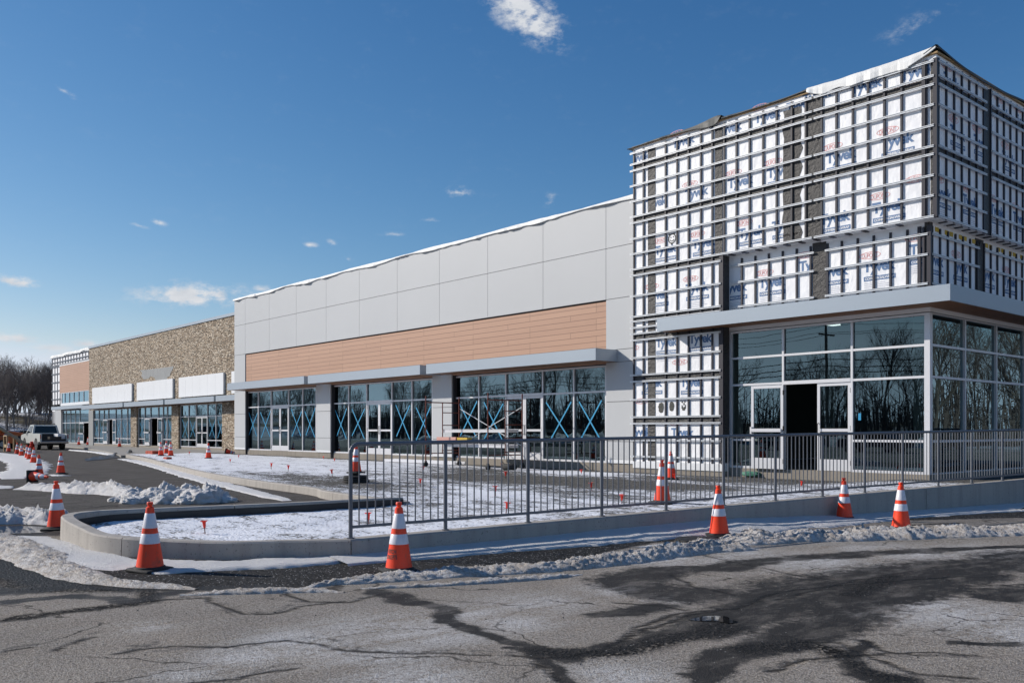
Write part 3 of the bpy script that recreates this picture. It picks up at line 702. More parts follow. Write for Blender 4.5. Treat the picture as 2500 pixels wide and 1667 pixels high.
# drift of snow lying against the retaining wall
_dz=[(856,.035,.50),(1000,.045,.55),(1249,.055,.60),(1500,.075,.70),(1750,.085,.85),(1900,.03,.80),(2062,-.03,.80),(2300,-.085,.75),(2498,-.13,.70),(2560,-.14,.7)]
vs=[];fs=[]; n=420; kk=14; sA=s_of_px(856)-.3; sB=s_of_px(2560)+1.5
_ps=[s_of_px(p[0]) for p in _dz]
for i in range(n+1):
    s_=sA+(sB-sA)*i/n; z0_=np.interp(s_,_ps,[p[1] for p in _dz]); w0=np.interp(s_,_ps,[p[2] for p in _dz])
    w0*=1+.30*mnoise.fractal(Vector((s_*.9,3,7)),.8,2.1,4)
    for j in range(kk+1):
        u=j/kk; x,y=wallp(s_,.02-u*w0); g0=hz(x,y)+.004; zz_=g0+(z0_-g0)*(1-u)**1.1+(.014 if u<.95 else 0)+.006*mnoise.noise(Vector((x*4,y*4,2)))*(1-u)
        if j==kk: zz_=g0-.03
        vs.append((x,y,zz_))
for i in range(n):
    for j in range(kk): a=i*(kk+1)+j; fs.append((a,a+1,a+kk+2,a+kk+1))
_o=MB().add(vs,fs).build('snow_drift','snow'); _o.data.polygons.foreach_set('use_smooth',[True]*len(_o.data.polygons)); tag(_o,kind='stuff')
ribbon('snow_cover',G([(1380,1330,.05,.5),(1500,1322,.16,1),(1640,1306,.24,1),(1800,1293,.2,1),(1900,1284,.1,.6)],-.04),.016,'snow',41,.05,profile='sheet',edge=.7,kind='stuff')
ribbon('snow_cover',G([(2240,1262,.06,.5),(2350,1254,.14,1),(2450,1247,.16,1),(2600,1240,.16,1)],-.1),.016,'snow',42,.05,profile='sheet',edge=.7,kind='stuff')
ribbon('snow_cover',G([(-90,1330,.5,1),(0,1318,.55,1),(80,1334,.5,1),(150,1352,.45,1),(210,1368,.4,.8),(300,1390,.2,.4)]),.02,'snow',12,.05,profile='sheet',edge=.5,kind='stuff')
ribbon('snow_cover',G([(330,1391,.06,.6),(400,1397,.13,1),(460,1392,.12,.9),(500,1390,.04,.3)]),.015,'snow',13,.03,profile='sheet',edge=.5,kind='stuff')
ribbon('snow_cover',G([(1560,1330,.05,.5),(1680,1322,.10,1),(1790,1316,.10,1),(1860,1314,.05,.5)]),.02,'snow',14,.04,profile='sheet',edge=.5,kind='stuff')
ribbon('snow_cover',G([(1790,1222,.12,.6),(700,1222,.14,1),(640,1208,.24,1),(560,1187,.32,1),(480,1168,.34,1),(410,1146,.36,1),(350,1130,.38,1),(300,1120,.3,.6)][1:]),.025,'snow',15,.09,profile='sheet',edge=.4,kind='stuff')
ribbon('snow_cover',G([(30,1169,.35,.6),(48,1160,.7,1),(68,1146,.75,1),(70,1134,.8,1),(52,1124,.9,1),(15,1113,1.1,1),(-40,1107,1.2,1)]),.04,'psnow',16,.14,profile='sheet',edge=.5,kind='stuff')
ribbon('snow_cover',G([(-40,1188,.5,1),(0,1190,.4,1),(14,1192,.15,.6)]),.03,'psnow',17,.08,profile='sheet',kind='stuff')
ribbon('snow_cover',G([(175,1099,.3,1),(230,1104,.3,1),(272,1110,.35,1),(300,1114,.3,1)],0),.05,'snow',18,.15,profile='sheet',kind='stuff')
ribbon('snow_cover',G([(130,1158,.2,1),(148,1161,.25,1),(166,1160,.15,.7)]),.02,'snow',19,.05,profile='sheet',kind='stuff')
ribbon('snow_cover',[(-96,14,1.0,1),(-110,17,1.5,1),(-125,20,2,1),(-140,21,2,1)],.05,'snow',20,.4,profile='sheet',kind='stuff')
# puddles
def puddle(pts,z,seed,label=None):
    vs=[(*gp(a,b,z),z) for a,b in pts]; vs=smooth(vs+[vs[0]],4)[:-1]
    mb=MB(); mb.add(vs,[tuple(range(len(vs)))]); return tag(mb.build('puddle','water'),kind='structure')
puddle([(1680,1512),(1700,1507),(1725,1503),(1750,1502),(1775,1504),(1782,1510),(1800,1516),(1782,1520),(1762,1517),(1740,1514),(1712,1515)],.006,1)
puddle([(-80,1286),(0,1284),(80,1284),(130,1290),(120,1297),(60,1301),(-80,1304)],.006,2)
puddle([(-60,1153),(0,1156),(18,1158),(0,1161),(-60,1160)],.006,6)
# manhole plates near the third cone
x,y=gp(1705,1322,-.02); mb=MB(); mb.lathe([(.30,0),(.30,.03),(.28,.035)],36,(x,y,-.01)); tag(mb.build('manhole_cover','rubber',None,True),'round dark manhole cover half under the snow beside a cone','manhole cover')
# loose asphalt crumbs
mb=MB()
for k in range(70):
    a,b=R.choice([(60,1390),(250,1432),(400,1440),(330,1480),(1450,1600),(1900,1560),(2100,1400),(700,1500),(1700,1450),(2200,1600),(1350,1500),(300,1600)])
    x,y=gp(a+R.gauss(0,70),min(1660,max(1330,b+R.gauss(0,14))),0); r=R.uniform(.003,.008)
    mb.lathe([(r*.6,0),(r,r*.5),(r*.5,r*1.1)],5,(x,y,hz(x,y)))
tag(mb.build('asphalt_crumbs','rubber'),'small loose black asphalt crumbs on the worn road surface','debris',kind='stuff')
# ------------------------------------------------------------------ text helper
_tc={}
def textmesh(s_,emb=.0,spacing=1.0):
    key=(s_,emb,spacing)
    if key in _tc: return _tc[key]
    cu=bpy.data.curves.new('t','FONT'); cu.body=s_; cu.size=1; cu.offset=emb; cu.space_character=spacing; cu.resolution_u=4
    ob=bpy.data.objects.new('t',cu); COL.objects.link(ob); dg=bpy.context.evaluated_depsgraph_get(); dg.update()
    me=bpy.data.meshes.new_from_object(ob.evaluated_get(dg)); vs=[(v_.co.x,v_.co.y) for v_ in me.vertices]; fs=[tuple(p.vertices) for p in me.polygons]
    bpy.data.objects.remove(ob); bpy.data.meshes.remove(me)
    x0=min(v_[0] for v_ in vs);x1=max(v_[0] for v_ in vs);y0=min(v_[1] for v_ in vs);y1=max(v_[1] for v_ in vs)
    vs=[((a-x0)/(x1-x0),(b-y0)/(y1-y0)) for a,b in vs]; _tc[key]=(vs,fs); return vs,fs
def put_text(mb,s_,O,U,w_,h_,emb=.02,spacing=1.0):
    """O lower-left corner (vec), U unit horizontal dir; text box w_ x h_"""
    vs,fs=textmesh(s_,emb,spacing); O=Vector(O);U=Vector(U)
    mb.add([O+U*(a*w_)+Vector((0,0,b*h_)) for a,b in vs],fs)
# ------------------------------------------------------------------ storefronts
MW=.055
def frame_front(bld,y,xs_,zs,door=None,tapes=None,low=None,seed=0,head=True,doorh=None,dark=False,opened=None,name='storefront_window'):
    """xs_ vertical edges; zs [sill, transom.., head]; door=(i0,i1) indexes in xs_ of the door bay"""
    rr=random.Random(seed); fr=MB(); gl=MB(); z0,z1=zs[0],zs[-1]; w2=MW/2
    dz=zs[1] if doorh is None else doorh
    din=lambda i: door is not None and door[0]<=i<door[1]
    for i,x in enumerate(xs_):
        if door is not None and door[0]<i<door[1]: continue
        else: fr.box(x-w2,x+w2,y,y+.115,z0,z1)
    for i in range(len(xs_)-1):
        a=xs_[i]+(0 if door is not None and door[0]<i<door[1] else w2); b=xs_[i+1]-(0 if door is not None and door[0]<i+1<door[1] else w2)
        rows=list(zs) if not low or din(i) else [zs[0],low]+list(zs[1:])
        for k,z in enumerate(rows):
            if k==0 and din(i): continue
            zz0=z if k==0 else (z-MW if k==len(rows)-1 else z-w2)
            if din(i) and abs(z-dz)<1e-6: fr.box(a,b,y-.004,y+.118,z-.04,z+.05)
            else: fr.box(a,b,y+.003,y+.112,zz0,zz0+(MW if k else .06))
        ys=y+.055
        for k in range(len(rows)-1):
            if din(i) and rows[k+1]<=dz+.001: continue
            lo=rows[k]; gl.quad((a,ys,lo),(b,ys,lo),(b,ys,rows[k+1]),(a,ys,rows[k+1]))
    f=fr.build(name,'alu',bld)
    gl.build('glass','glass',f)
    if tapes:
        ta,tb=tapes
        for i in range(len(xs_)-1):
            if din(i): continue
            a,b=xs_[i]+.10,xs_[i+1]-.10; yy=y+.049; mb=MB()
            j=[rr.uniform(-.09,.09) for _ in range(8)]
            wd=b-a
            mb.bar((a+.08*wd+j[0]*.6,yy,tb+j[1]),(b-.12*wd+j[2]*.6,yy,ta+j[3]),.004,.048,up=(0,-1,0)) if False else None
            for (p,q_) in (((a+.07*wd+j[0]*.7,tb+j[1]),(b-.12*wd+j[2]*.7,ta+j[3])),((b-.07*wd+j[4]*.7,tb+j[5]),(a+.12*wd+j[6]*.7,ta+j[7]))):
                d=Vector((q_[0]-p[0],0,q_[1]-p[1])).normalized(); s_=Vector((d.z,0,-d.x))*.025
                P0=Vector((p[0],yy,p[1]));P1=Vector((q_[0],yy,q_[1])); yo=Vector((0,-.0015,0)) if p[0]<q_[0] else Vector((0,0,0))
                mb.quad(P0-s_+yo,P0+s_+yo,P1+s_+yo,P1-s_+yo)
            mb.build('tape_cross','tape',f)
    return f
def leaf(bld,x0,x1,y,z0,z1,bar=False,mid=1.0,hinge=1,stile=.075,bot=.25,yb=None):
    """one glazed aluminium door leaf lying in plane y"""
    mb=MB(); mb.box(x0,x0+stile,y,y+.045,z0,z1); mb.box(x1-stile,x1,y,y+.045,z0,z1)
    mb.box(x0+stile,x1-stile,y+.001,y+.044,z0,z0+bot); mb.box(x0+stile,x1-stile,y+.001,y+.044,z1-.075,z1)
    mb.box(x0+stile,x1-stile,y+.001,y+.044,z0+mid-.035,z0+mid+.04)
    d=mb.build('door','alu',bld)
    g_=MB(); ys=y+.022; g_.quad((x0+stile,ys,z0+bot),(x1-stile,ys,z0+bot),(x1-stile,ys,z0+mid-.035),(x0+stile,ys,z0+mid-.035)); g_.quad((x0+stile,ys,z0+mid+.04),(x1-stile,ys,z0+mid+.04),(x1-stile,ys,z1-.075),(x0+stile,ys,z1-.075)); g_.build('door_glass','glass',d)
    h=MB()
    if bar: h.bbox(x0+.02,x1-.02,y-.075,y-.02,z0+mid-.05,z0+mid+.045,.01); h.box(x0+.0,x0+.05,y-.06,y,z0+mid-.09,z0+mid+.09); h.build('push_bar','alu',d)
    else:
        xh=x1-stile/2 if hinge<0 else x0+stile/2
        h.path([(xh,y-.0,z0+mid-.14),(xh,y-.05,z0+mid-.12),(xh,y-.05,z0+mid+.16),(xh,y,z0+mid+.18)],.010,6); h.build('handle','gasket',d)
    hg=MB(); xh=x0-.006 if hinge<0 else x1+.006
    for zz_ in (z0+.2,z0+1.05,z1-.2): hg.box(xh-.012,xh+.012,y-.016,y+.02,zz_-.06,zz_+.06)
    hg.build('hinge','gasket',d)
    return d
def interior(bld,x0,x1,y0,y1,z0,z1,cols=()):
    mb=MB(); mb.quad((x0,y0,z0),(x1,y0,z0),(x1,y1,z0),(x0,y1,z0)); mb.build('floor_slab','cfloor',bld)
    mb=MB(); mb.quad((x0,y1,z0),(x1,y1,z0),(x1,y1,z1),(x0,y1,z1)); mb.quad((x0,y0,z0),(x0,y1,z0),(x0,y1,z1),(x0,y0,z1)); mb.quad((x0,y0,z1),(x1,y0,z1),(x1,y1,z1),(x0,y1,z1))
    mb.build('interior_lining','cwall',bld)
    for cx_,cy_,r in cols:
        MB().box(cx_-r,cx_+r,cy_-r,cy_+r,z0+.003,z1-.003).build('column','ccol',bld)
def canopy(bld,x0,x1,yf,yb,zb,zt,side=None):
    mb=MB(); mb.box(x0,x1,yf,yb,zb+.03,zt-.004)
    mb.box(x0-.008,x1+.008,yf-.008,yf+.03,zb,zt); mb.box(x1-.03,x1+.008,yf+.03,yb,zb,zt); mb.box(x0-.008,x0+.03,yf+.03,yb,zb,zt)
    c=mb.build('canopy','fascia',bld)
    s_=MB(); n=int((yb-yf-.06)/.12); 
    for k in range(n): s_.box(x0+.03,x1-.03,yf+.03+k*(yb-yf-.03)/n,yf+.03+(k+1)*(yb-yf-.03)/n-.008,zb+.008,zb+.03)
    s_.build('soffit','soffit',c)
    sn=MB(); sn.box(x0+.03,x1-.03,yf+.03,yb,zt-.004,zt+.006); return c
def flap(bld,pts,yf,m,name='roof_membrane',seed=1,depth=.6,amp=.14):
    """loose sheet lying over a parapet: pts (x, ztop, hang) along the edge, front lip at yf"""
    rs=smooth(pts,12); vs=[];fs=[]; n=len(rs)
    for i,(x,z,h) in enumerate(rs):
        nn=mnoise.fractal(Vector((x*.9,seed,0)),.8,2.1,4); b=.012+.10*max(0,nn)+amp*.25*max(0,nn)
        prof=[(yf+depth,z-.05),(yf+.06,z-.01),(yf-.035,z-.012+.02*nn),(yf-.04-b*.55,z-h*.5),(yf-.035-b,z-h*(1+.35*nn))]
        vs+=[(x,a,b_) for a,b_ in prof]
        vs+=[(x,a+.012,b_-.012) for a,b_ in prof]
    for i in range(n-1):
        for k in range(4):
            a=i*10+k; fs.append((a,a+1,a+11,a+10)); a+=5; fs.append((a,a+10,a+11,a+1))
        a=i*10+4; fs.append((a,a+5,a+15,a+10))
    return MB().add(vs,fs).build(name,m,bld,False)
# ------------------------------------------------------------------ GREY PANEL BUILDING
PG=20.35; PSF=20.5
SILL=CZ-1.0
gb=empty('retail_building',(-32,20.5,0)); tag(gb,'long grey panel-clad shop building with wood-look band and three glazed bays','building')
gx0,gx1=fX(572,PG),fX(1545,PG)+.05
zA,zB,zT=rY(.2084,PG),rY(.14993,PG),rY(.2613,PG)
zC,zD,zE,zF=rY(.0918,PG),rY(.0778,PG),rY(.0329,PG),rY(-.0122,PG)
vj=[fX(v_,PG) for v_ in (598.4,657,723,796,877,969.5,1072.5,1190.5,1325.5,1479.2)]
G2=.008
pn=MB()
def panel(a,b,z0,z1,y=PG): pn.box(a+G2,b-G2,y,y+.05,z0+G2,z1-G2)
edges=[gx0]+vj+[gx1]
for a,b in zip(edges,edges[1:]): panel(a,b,zA,zT); panel(a,b,zB,zA)
for (a,b) in ((gx0,vj[0]),(vj[-1],gx1)):
    for z0,z1 in ((zC,zB),(zD,zC),(zE,zD),(zF,zE),(SILL+.12,zF)): panel(a,b,z0,z1)
piers=[(fX(771.8,PG),fX(806.4,PG)),(fX(1055.2,PG),fX(1102.7,PG))]
for a,b in piers:
    pn2,pn=pn,MB()
    for z0,z1 in ((zE,zD+.02),(zF,zE),(SILL+.12,zF)): panel(a,b,z0,z1)
    pn.build('pier_cladding','panel',gb); pn=pn2
pn.build('panel_cladding','panel',gb)
bk=MB(); bk.box(gx0,gx1,PG+.052,PG+.6,zB-.02,zT-.02); bk.box(gx0,gx0+.6,PG+.052,PG+4.6,-.2,zT-.02); bk.box(gx0+.01,vj[0]+.02,PG+.052,PG+.35,-.2,zB-.02); bk.box(vj[-1]-.02,gx1,PG+.052,PG+.35,-.2,zB-.02)
for a,b in piers: bk.box(a,b+.06,PG+.052,PG+.4,-.2,zB-.1)
bk.box(vj[0]+.02,vj[-1]-.02,PG+.16,PG+.40,zD-.35+.29,zB-.02)
bk.build('wall','joint',gb)
w_=MB(); w_.box(vj[0]+.03,vj[-1]-.004,PG+.035,PG+.155,zD-.02,zB-.05); w_.build('wood_cladding','wclad',gb)
bs=MB(); bs.box(gx0,gx1,PG+.10,PG+.6,-.2,SILL)
for a,b in [(gx0,vj[0])]+piers+[(vj[-1],gx1)]: bs.box(a+.02,b-.02,PG+.02,PG+.099,-.2,SILL)
bs.build('foundation','cbase',gb)
tr_=MB()
for a,b in [(gx0,vj[0])]+piers+[(vj[-1],gx1)]: tr_=MB().box(a+.04,b+.02,PG-.015,PG+.03,SILL+.01,SILL+.12); tr_.build('base_trim','white',gb)
ZT1=rY(.04504,PSF); ZH=rY(.0752,PSF)
def fx(l,p=PSF): return [fX(v_,p) for v_ in l]
for k,(xs_,dr) in enumerate([([601.5,629.8,661.2,682.5,703.7,738,771],(2,4)),([811.7,850.4,894.4,924.5,956,1005,1055],(2,4)),([1110,1168.4,1234.2,1279,1324,1400,1478.5],(2,4))]):
    X_=fx(xs_); f=frame_front(gb,PSF,X_,[SILL,ZT1,ZH],dr,(CZ-.30,CZ+1.0),seed=k+3)
    leaf(gb,X_[2]+.035,X_[3]-.004,PSF+.02,SILL+.01,ZT1-.045,hinge=-1); leaf(gb,X_[3]+.004,X_[4]-.035,PSF+.02,SILL+.01,ZT1-.045,hinge=1)
interior(gb,gx0+.62,gx1,PSF+.12,PSF+9,SILL-.01,ZH+.9,[(fX(900,20.5),24,.15),(fX(1150,20.5),25,.15),(fX(1350,20.5),24,.15)])
yc=19.4; czt=rY(.0958,yc); czb=rY(.0818,yc)
for a,b in ((555,742),(752,1025),(1041,1454)): canopy(gb,fX(a,yc),fX(b,yc),yc,PG-.005,czb,czt)
n=14; pts=[]
for k in range(n+1):
    x=gx0-.1+(gx1-gx0+.1)*k/n; pts.append((x,zT+.035+.015*math.sin(k*2.3),.05+.10*abs(math.sin(k*1.9+.5))))
flap(gb,pts,PG,'membrane',seed=4,depth=.35,amp=.12)
MB().box(gx0+.02,gx1,PG+.6,PG+14,zT-1.2,zT-1.15).build('roof','white',gb)
# ------------------------------------------------------------------ STONE BUILDING
PS=24.5; SS=rY(-.0358,PS)
sb=empty('retail_building',(-65,24.5,0)); tag(sb,'shop building clad in tan ledge stone with three white sign boards','building')
sx0=fX(217.5,PS); sx1=gx0+1.2; szt=rY(.2365,PS)-.19
hd=rY(.05695,PS); s2x=[(fX(a,PS),fX(b,PS)) for a,b in ((228.3,322.4),(336.9,422.3),(439.5,546))]
st=MB(); st.box(sx0,sx1,PS,PS+.5,hd+.0,szt)
# lower piers
prs=[(s2x[0][1],s2x[1][0]),(s2x[1][1],s2x[2][0]),(s2x[2][1],sx1)]
for a,b in prs: st.box(a,b,PS-.12,PS+.5,.05,hd-.004)
st.build('stone_cladding','stone',sb)
MB().box(sx0,s2x[0][0],PS-.05,PS+.5,.05,hd-.004).build('bare_pier','patch',sb)
# patch of missing stone: scratch coat set just proud so it reads as the bare area
poly=[(1240,750),(1330,742),(1450,727),(1560,712),(1548,745),(1530,770),(1525,800),(1500,812),(1495,842),(1400,846),(1385,812),(1350,800),(1335,822),(1290,830),(1268,800),(1275,768),(1262,755)]
pt=MB(); pp=[(fX(a/3.675,PS),fZ(a/3.675,700+b/3.675,PS)) for a,b in poly]; pt.prism(pp,'y',PS-.012,PS+.05); pt.build('bare_patch','patch',sb)
cp=MB(); cp.box(sx0-.05,sx1,PS-.06,PS+.7,szt,szt+.19); cp.build('coping','fascia',sb)
flap(sb,[(sx1-8+k*.7,szt+.22+.02*math.sin(k),.03+.03*abs(math.sin(k*2))) for k in range(12)],PS-.03,'membrane',seed=9,depth=.5,amp=.02)
for k,(a,b,tn,bn) in enumerate(((225.9,322.4,.1188,.0745),(334.7,422.3,.1188,.0745),(437.3,546.4,.1188,.0745),(566,592,.1188,.0745))):
    x0,x1=fX(a,PS-.1),fX(b,PS-.1); mb=MB(); z0,z1=rY(bn,PS-.1),rY(tn,PS-.1); nn=6 if k<3 else 2
    for j in range(nn): mb.box(x0+(x1-x0)*j/nn+.006,x0+(x1-x0)*(j+1)/nn-.006,PS-.14,PS-.09,z0,z1)
    mb.box(x0+.01,x1-.01,PS-.088,PS-.004,z0+.01,z1-.01); mb.build('sign_board','white',sb)
st1=rY(.0307,PS); slow=rY(-.0202,PS)
Z1=lambda l:[fX(a/3.675,PS) for a in l]
A=Z1([840,885,930,970,1004,1036,1085,1140,1183]); frame_front(sb,PS,A,[SS,st1,hd],(3,5),(SS+.75,SS+1.9),low=slow,seed=21)
leaf(sb,A[2]+.0,A[3]-.05,PS-.06,SS+.01,st1-.045,bar=True); leaf(sb,A[4]+.03,A[5]-.03,PS+.02,SS+.01,st1-.045)
B=Z1([1240,1297,1348,1383,1418,1460,1497,1550]); frame_front(sb,PS,B,[SS,st1,hd],(2,4),(SS+.75,SS+1.9),low=slow,seed=22)
leaf(sb,B[1]+.15,B[2]-.04,PS-.06,SS+.01,st1-.045,bar=True); leaf(sb,B[4]+.04,B[5]-.02,PS-.06,SS+.01,st1-.045,bar=True)
C_=Z1([1617,1690,1758,1808,1858,1935,2005]); frame_front(sb,PS,C_,[SS,st1,hd],(2,4),(SS+.75,SS+1.9),low=slow,seed=23)
leaf(sb,C_[2]+.035,C_[3]-.004,PS+.02,SS+.01,st1-.045,hinge=-1); leaf(sb,C_[3]+.004,C_[4]-.035,PS+.02,SS+.01,st1-.045)
MB().box(sx0,sx1,PS+.01,PS+.5,-.1,SS).build('foundation','cbase',sb)
interior(sb,sx0+.3,sx1,PS+.13,PS+9,SS-.01,hd+.7,[(fX(380,PS),29,.2)])
yc2=23.5; zt2=rY(.0722,yc2); zb2=rY(.0608,yc2)
for a,b in ((198.6,299),(302.6,398),(402.2,521.6),(527,590)): canopy(sb,fX(a,yc2),fX(b,yc2),yc2,PS-.13,zb2,zt2)
MB().box(sx0,sx1,PS+.7,PS+12,szt-1,szt-.95).build('roof','white',sb)
MB().box(sx0,sx0+.3,PS+.51,PS+12,0,szt-.1).build('side_wall','patch',sb)
# ------------------------------------------------------------------ FAR LEFT BUILDING
PL=27.5
lb=empty('retail_building',(-105,27.5,0)); tag(lb,'farthest shop building with white wrap grid and brown wood panel, at the left','building')
lx0=fX(127,PL); lx1=sx0+3; lzt=rY(.2266,PL)
MB().box(lx0,lx1,PL+.02,PL+12,rY(.0815,PL),lzt).build('wrapped_wall','wrap',lb)
lg=MB()
hl=MB()
for k in range(26):
    x=lx0+.05+k*(lx1-lx0)/26; a=rY(.1967,PL) if x>fX(148.3,PL) else rY(.065,PL)
    lg.box(x,x+.12,PL-.03,PL+.02,a,lzt-.05)
for z in np.arange(rY(.07,PL),lzt,.95): hl.box(lx0,fX(148.3,PL) if z<rY(.1967,PL) else lx1,PL-.08,PL-.03,z,z+.09)
for z in (rY(.1967,PL)+.0,lzt-.1,rY(.21,PL)): hl.box(lx0,lx1,PL-.081,PL-.031,z,z+.09)
lg.build('furring_strips','strip',lb); hl.build('metal_battens','rail',lb)
x0,x1=fX(148.3,PL),lx1; MB().box(x0,x1,PL-.12,PL-.05,rY(.1144,PL),rY(.1964,PL)).build('wood_cladding','wclad',lb)
MB().box(x0-.1,x1,PL-.14,PL-.02,rY(.1964,PL),rY(.1964,PL)+.12).build('white_flashing','white',lb)
frame_front(lb,PL-.15,[fX(v_,PL) for v_ in (153.5,161,172,183,195,207,220)],[rY(.0815,PL),rY(.1140,PL)],seed=31,name='clerestory_window')
MB().box(fX(153.5,PL),lx1,PL-.25,PL-.02,rY(.0746,PL),rY(.0815,PL)).build('snowy_ledge','white',lb)
canopy(lb,fX(125,26.5),fX(201,26.5),26.5,PL-.3,rY(.065,26.5),rY(.0746,26.5))
MB().box(lx0+1.6,fX(151.5,PL),PL-.1,PL+.5,-.1,rY(.064,PL)).build('grey_pier','panel',lb)
pw=MB(); pw.box(lx0,lx0+1.58,PL+.02,PL+12,.1,rY(.064,PL)); pw.build('corner_wrap','wrap',lb)
pw=MB()
for k in range(3): pw.box(lx0+.1+k*.5,lx0+.22+k*.5,PL-.02,PL+.02,1.2,rY(.06,PL))
pw.box(lx0,lx0+1.58,PL-.06,PL-.02,1.3,1.38); pw.box(lx0,lx0+1.58,PL-.06,PL-.02,2.2,2.28); pw.build('corner_strips','strip',lb)
SL=rY(-.0364,PL); D_=[fX(v_/3.675,PL) for v_ in (560,590,630,673,714,755,800)]
frame_front(lb,PL,D_,[SL,rY(.0232,PL),rY(.061,PL)],(4,6),seed=33)
leaf(lb,D_[4]+.03,D_[5]-.04,PL-.06,SL+.01,rY(.0232,PL)-.045,bar=True)
interior(lb,lx0+1.8,lx1,PL+.13,PL+9,SL-.01,rY(.06,PL)+.8)
flap(lb,[(lx0-.3+k*1.6,lzt+.28+.04*math.sin(k*1.7),.28+.04*math.sin(k*2.9)) for k in range(18)],PL-.05,'membrane',seed=12,depth=1.2,amp=.1)
# ------------------------------------------------------------------ CORNER TOWER
PU=20.25; PF=20.5; XL=-9.27; XU=-9.02       # upper/pylon plane, lower plane; lower/upper side planes
tb=empty('retail_building',(-12,22,0)); tag(tb,'tall corner shop block wrapped in printed white sheeting and metal battens','building')
tz=CZ+8.38; xb0=fX(1545,PU); xb1=fX(1766,PU); YB=40.0
zbox=rY(.1775,PU); zc_t=rY(.1208,19.7); zc_b=rY(.1072,19.7); thd=rY(.0990,PF)
wp=MB()
wp.box(xb0+.03,XU,PU,YB,zbox,tz)                       # upper box
wp.box(xb0+.03,xb1,PU,PU+.9,SILL+.10,zbox-.002)        # pylon
wp.box(xb1+.002,XL,PF,PF+.3,thd+.02,zbox-.002)         # lower front band
wp.box(XL-.3,XL,PF+.302,YB-.1,thd+.02,zbox-.002)       # lower side band
wr=wp.build('house_wrap','wrap',tb)
def front_z(px,py,p=PU): return fZ(px,py,p)
# furring strips: every 0.406 m
fstr=[]   # (x, z0, z1, plane)
u=[1572,1626,1654,1682,1712,1740,1769,1799,1831,1864,1897,1934,1968,2007,2043,2083,2120,2160,2202,2262]
SW=.048
def strip_f(x,z0,z1,p): MB().box(x-SW/2,x+SW/2,p-.040,p-.001,z0,z1).build('furring_strip','strip',tb)
for px in u:
    x=fX(px,PU)
    strip_f(x,zbox+.0,tz-.08,PU)
    if px<1760: strip_f(x,SILL+.10,zbox-.01,PU)
strip_f(xb0+.06,SILL+.10,tz-.08,PU); strip_f(xb1-.03,SILL+.10,zbox-.01,PU)
low=[1777,1812,1845,1878,1912,1946,1980,2021,2056,2095,2134,2175,2216,2256]
for px in low: strip_f(fX(px,PF),zc_t,zbox-.12,PF)
def strip_s(y,z0,z1,Xp): MB().box(Xp+.001,Xp+.040,y-SW/2,y+SW/2,z0,z1).build('furring_strip','strip',tb)
for k in range(15):
    strip_s(PU+.06+k*.406,zbox,tz-.08,XU)
for k in range(14): strip_s(PF+.06+k*.406,zc_t,zbox-.12,XL)
_fr=MB(); k=15
while PU+.06+k*.406<YB-.1:
    y=PU+.06+k*.406; _fr.box(XU+.001,XU+.040,y-SW/2,y+SW/2,zbox,tz-.08); _fr.box(XL+.001,XL+.040,y-SW/2+.2,y+SW/2+.2,zc_t,zbox-.12); k+=1
tag(_fr.build('furring_run','strip',tb),kind='stuff')
# wrinkled black membrane bands (vertical and horizontal)
bd=MB()
def band_f(px0,px1,z0,z1,p=PU,o=.012): bd.box(fX(px0,p),fX(px1,p),p-o,p,z0,z1)
zbands=[(CZ+7.72,CZ+7.87),(CZ+6.17,CZ+6.32)]
for z0,z1 in zbands: bd.box(xb0+.03,XU,PU-.008,PU,z0,z1); bd.box(XU,XU+.008,PU,YB,z0,z1)
for z0,z1 in ((CZ+4.60,CZ+4.76),(CZ+3.24,CZ+3.36),(CZ+2.67,CZ+2.85),(CZ+1.46,CZ+1.63),(CZ+.22,CZ+.40)): bd.box(xb0+.03,xb1-.002,PU-.008,PU,z0,z1)
band_f(1582,1600,SILL+.12,tz-.1); band_f(1746,1764,zbox,tz-.1); band_f(1970,2004,zbox,tz-.1)
band_f(1755,1766,SILL+.12,zbox-.02)
bd.box(fX(1984,PF),fX(2017,PF),PF-.012,PF,zc_t,zbox-.05)
bd.box(XU,XU+.012,sY(2400,XU),sY(2418,XU),zbox,tz-.1); bd.box(XL,XL+.012,sY(2380,XL),sY(2400,XL),zc_t,zbox-.05)
bd.box(XL-.12,XL+.01,PF-.01,PF+.12,zc_t,zbox-.02); bd.box(XU-.12,XU+.01,PU-.01,PU+.12,zbox+.01,tz-.1)
bd.box(xb1-.004,xb1+.008,PU+.0,PF,SILL+.12,zbox-.01)
bd.build('flashing_band','band',tb)
# ragged sprayed band on the upper box
rag=MB(); pl_=[]; zt_=rY(.30,PU); 
L_=[];Rr=[]
for k in range(30):
    z=tz-.25-k*(3.4/29); L_.append((fX(1912+6*mnoise.noise(Vector((k*.4,1,0))),PU),z)); Rr.append((fX(1956+10*mnoise.noise(Vector((k*.5,7,0))),PU),z))
for a,b,c,d in zip(L_,L_[1:],Rr,Rr[1:]): rag.quad((a[0],PU-.006,a[1]),(c[0],PU-.006,c[1]),(d[0],PU-.006,d[1]),(b[0],PU-.006,b[1]))
rag.build('sprayed_membrane','band',tb)
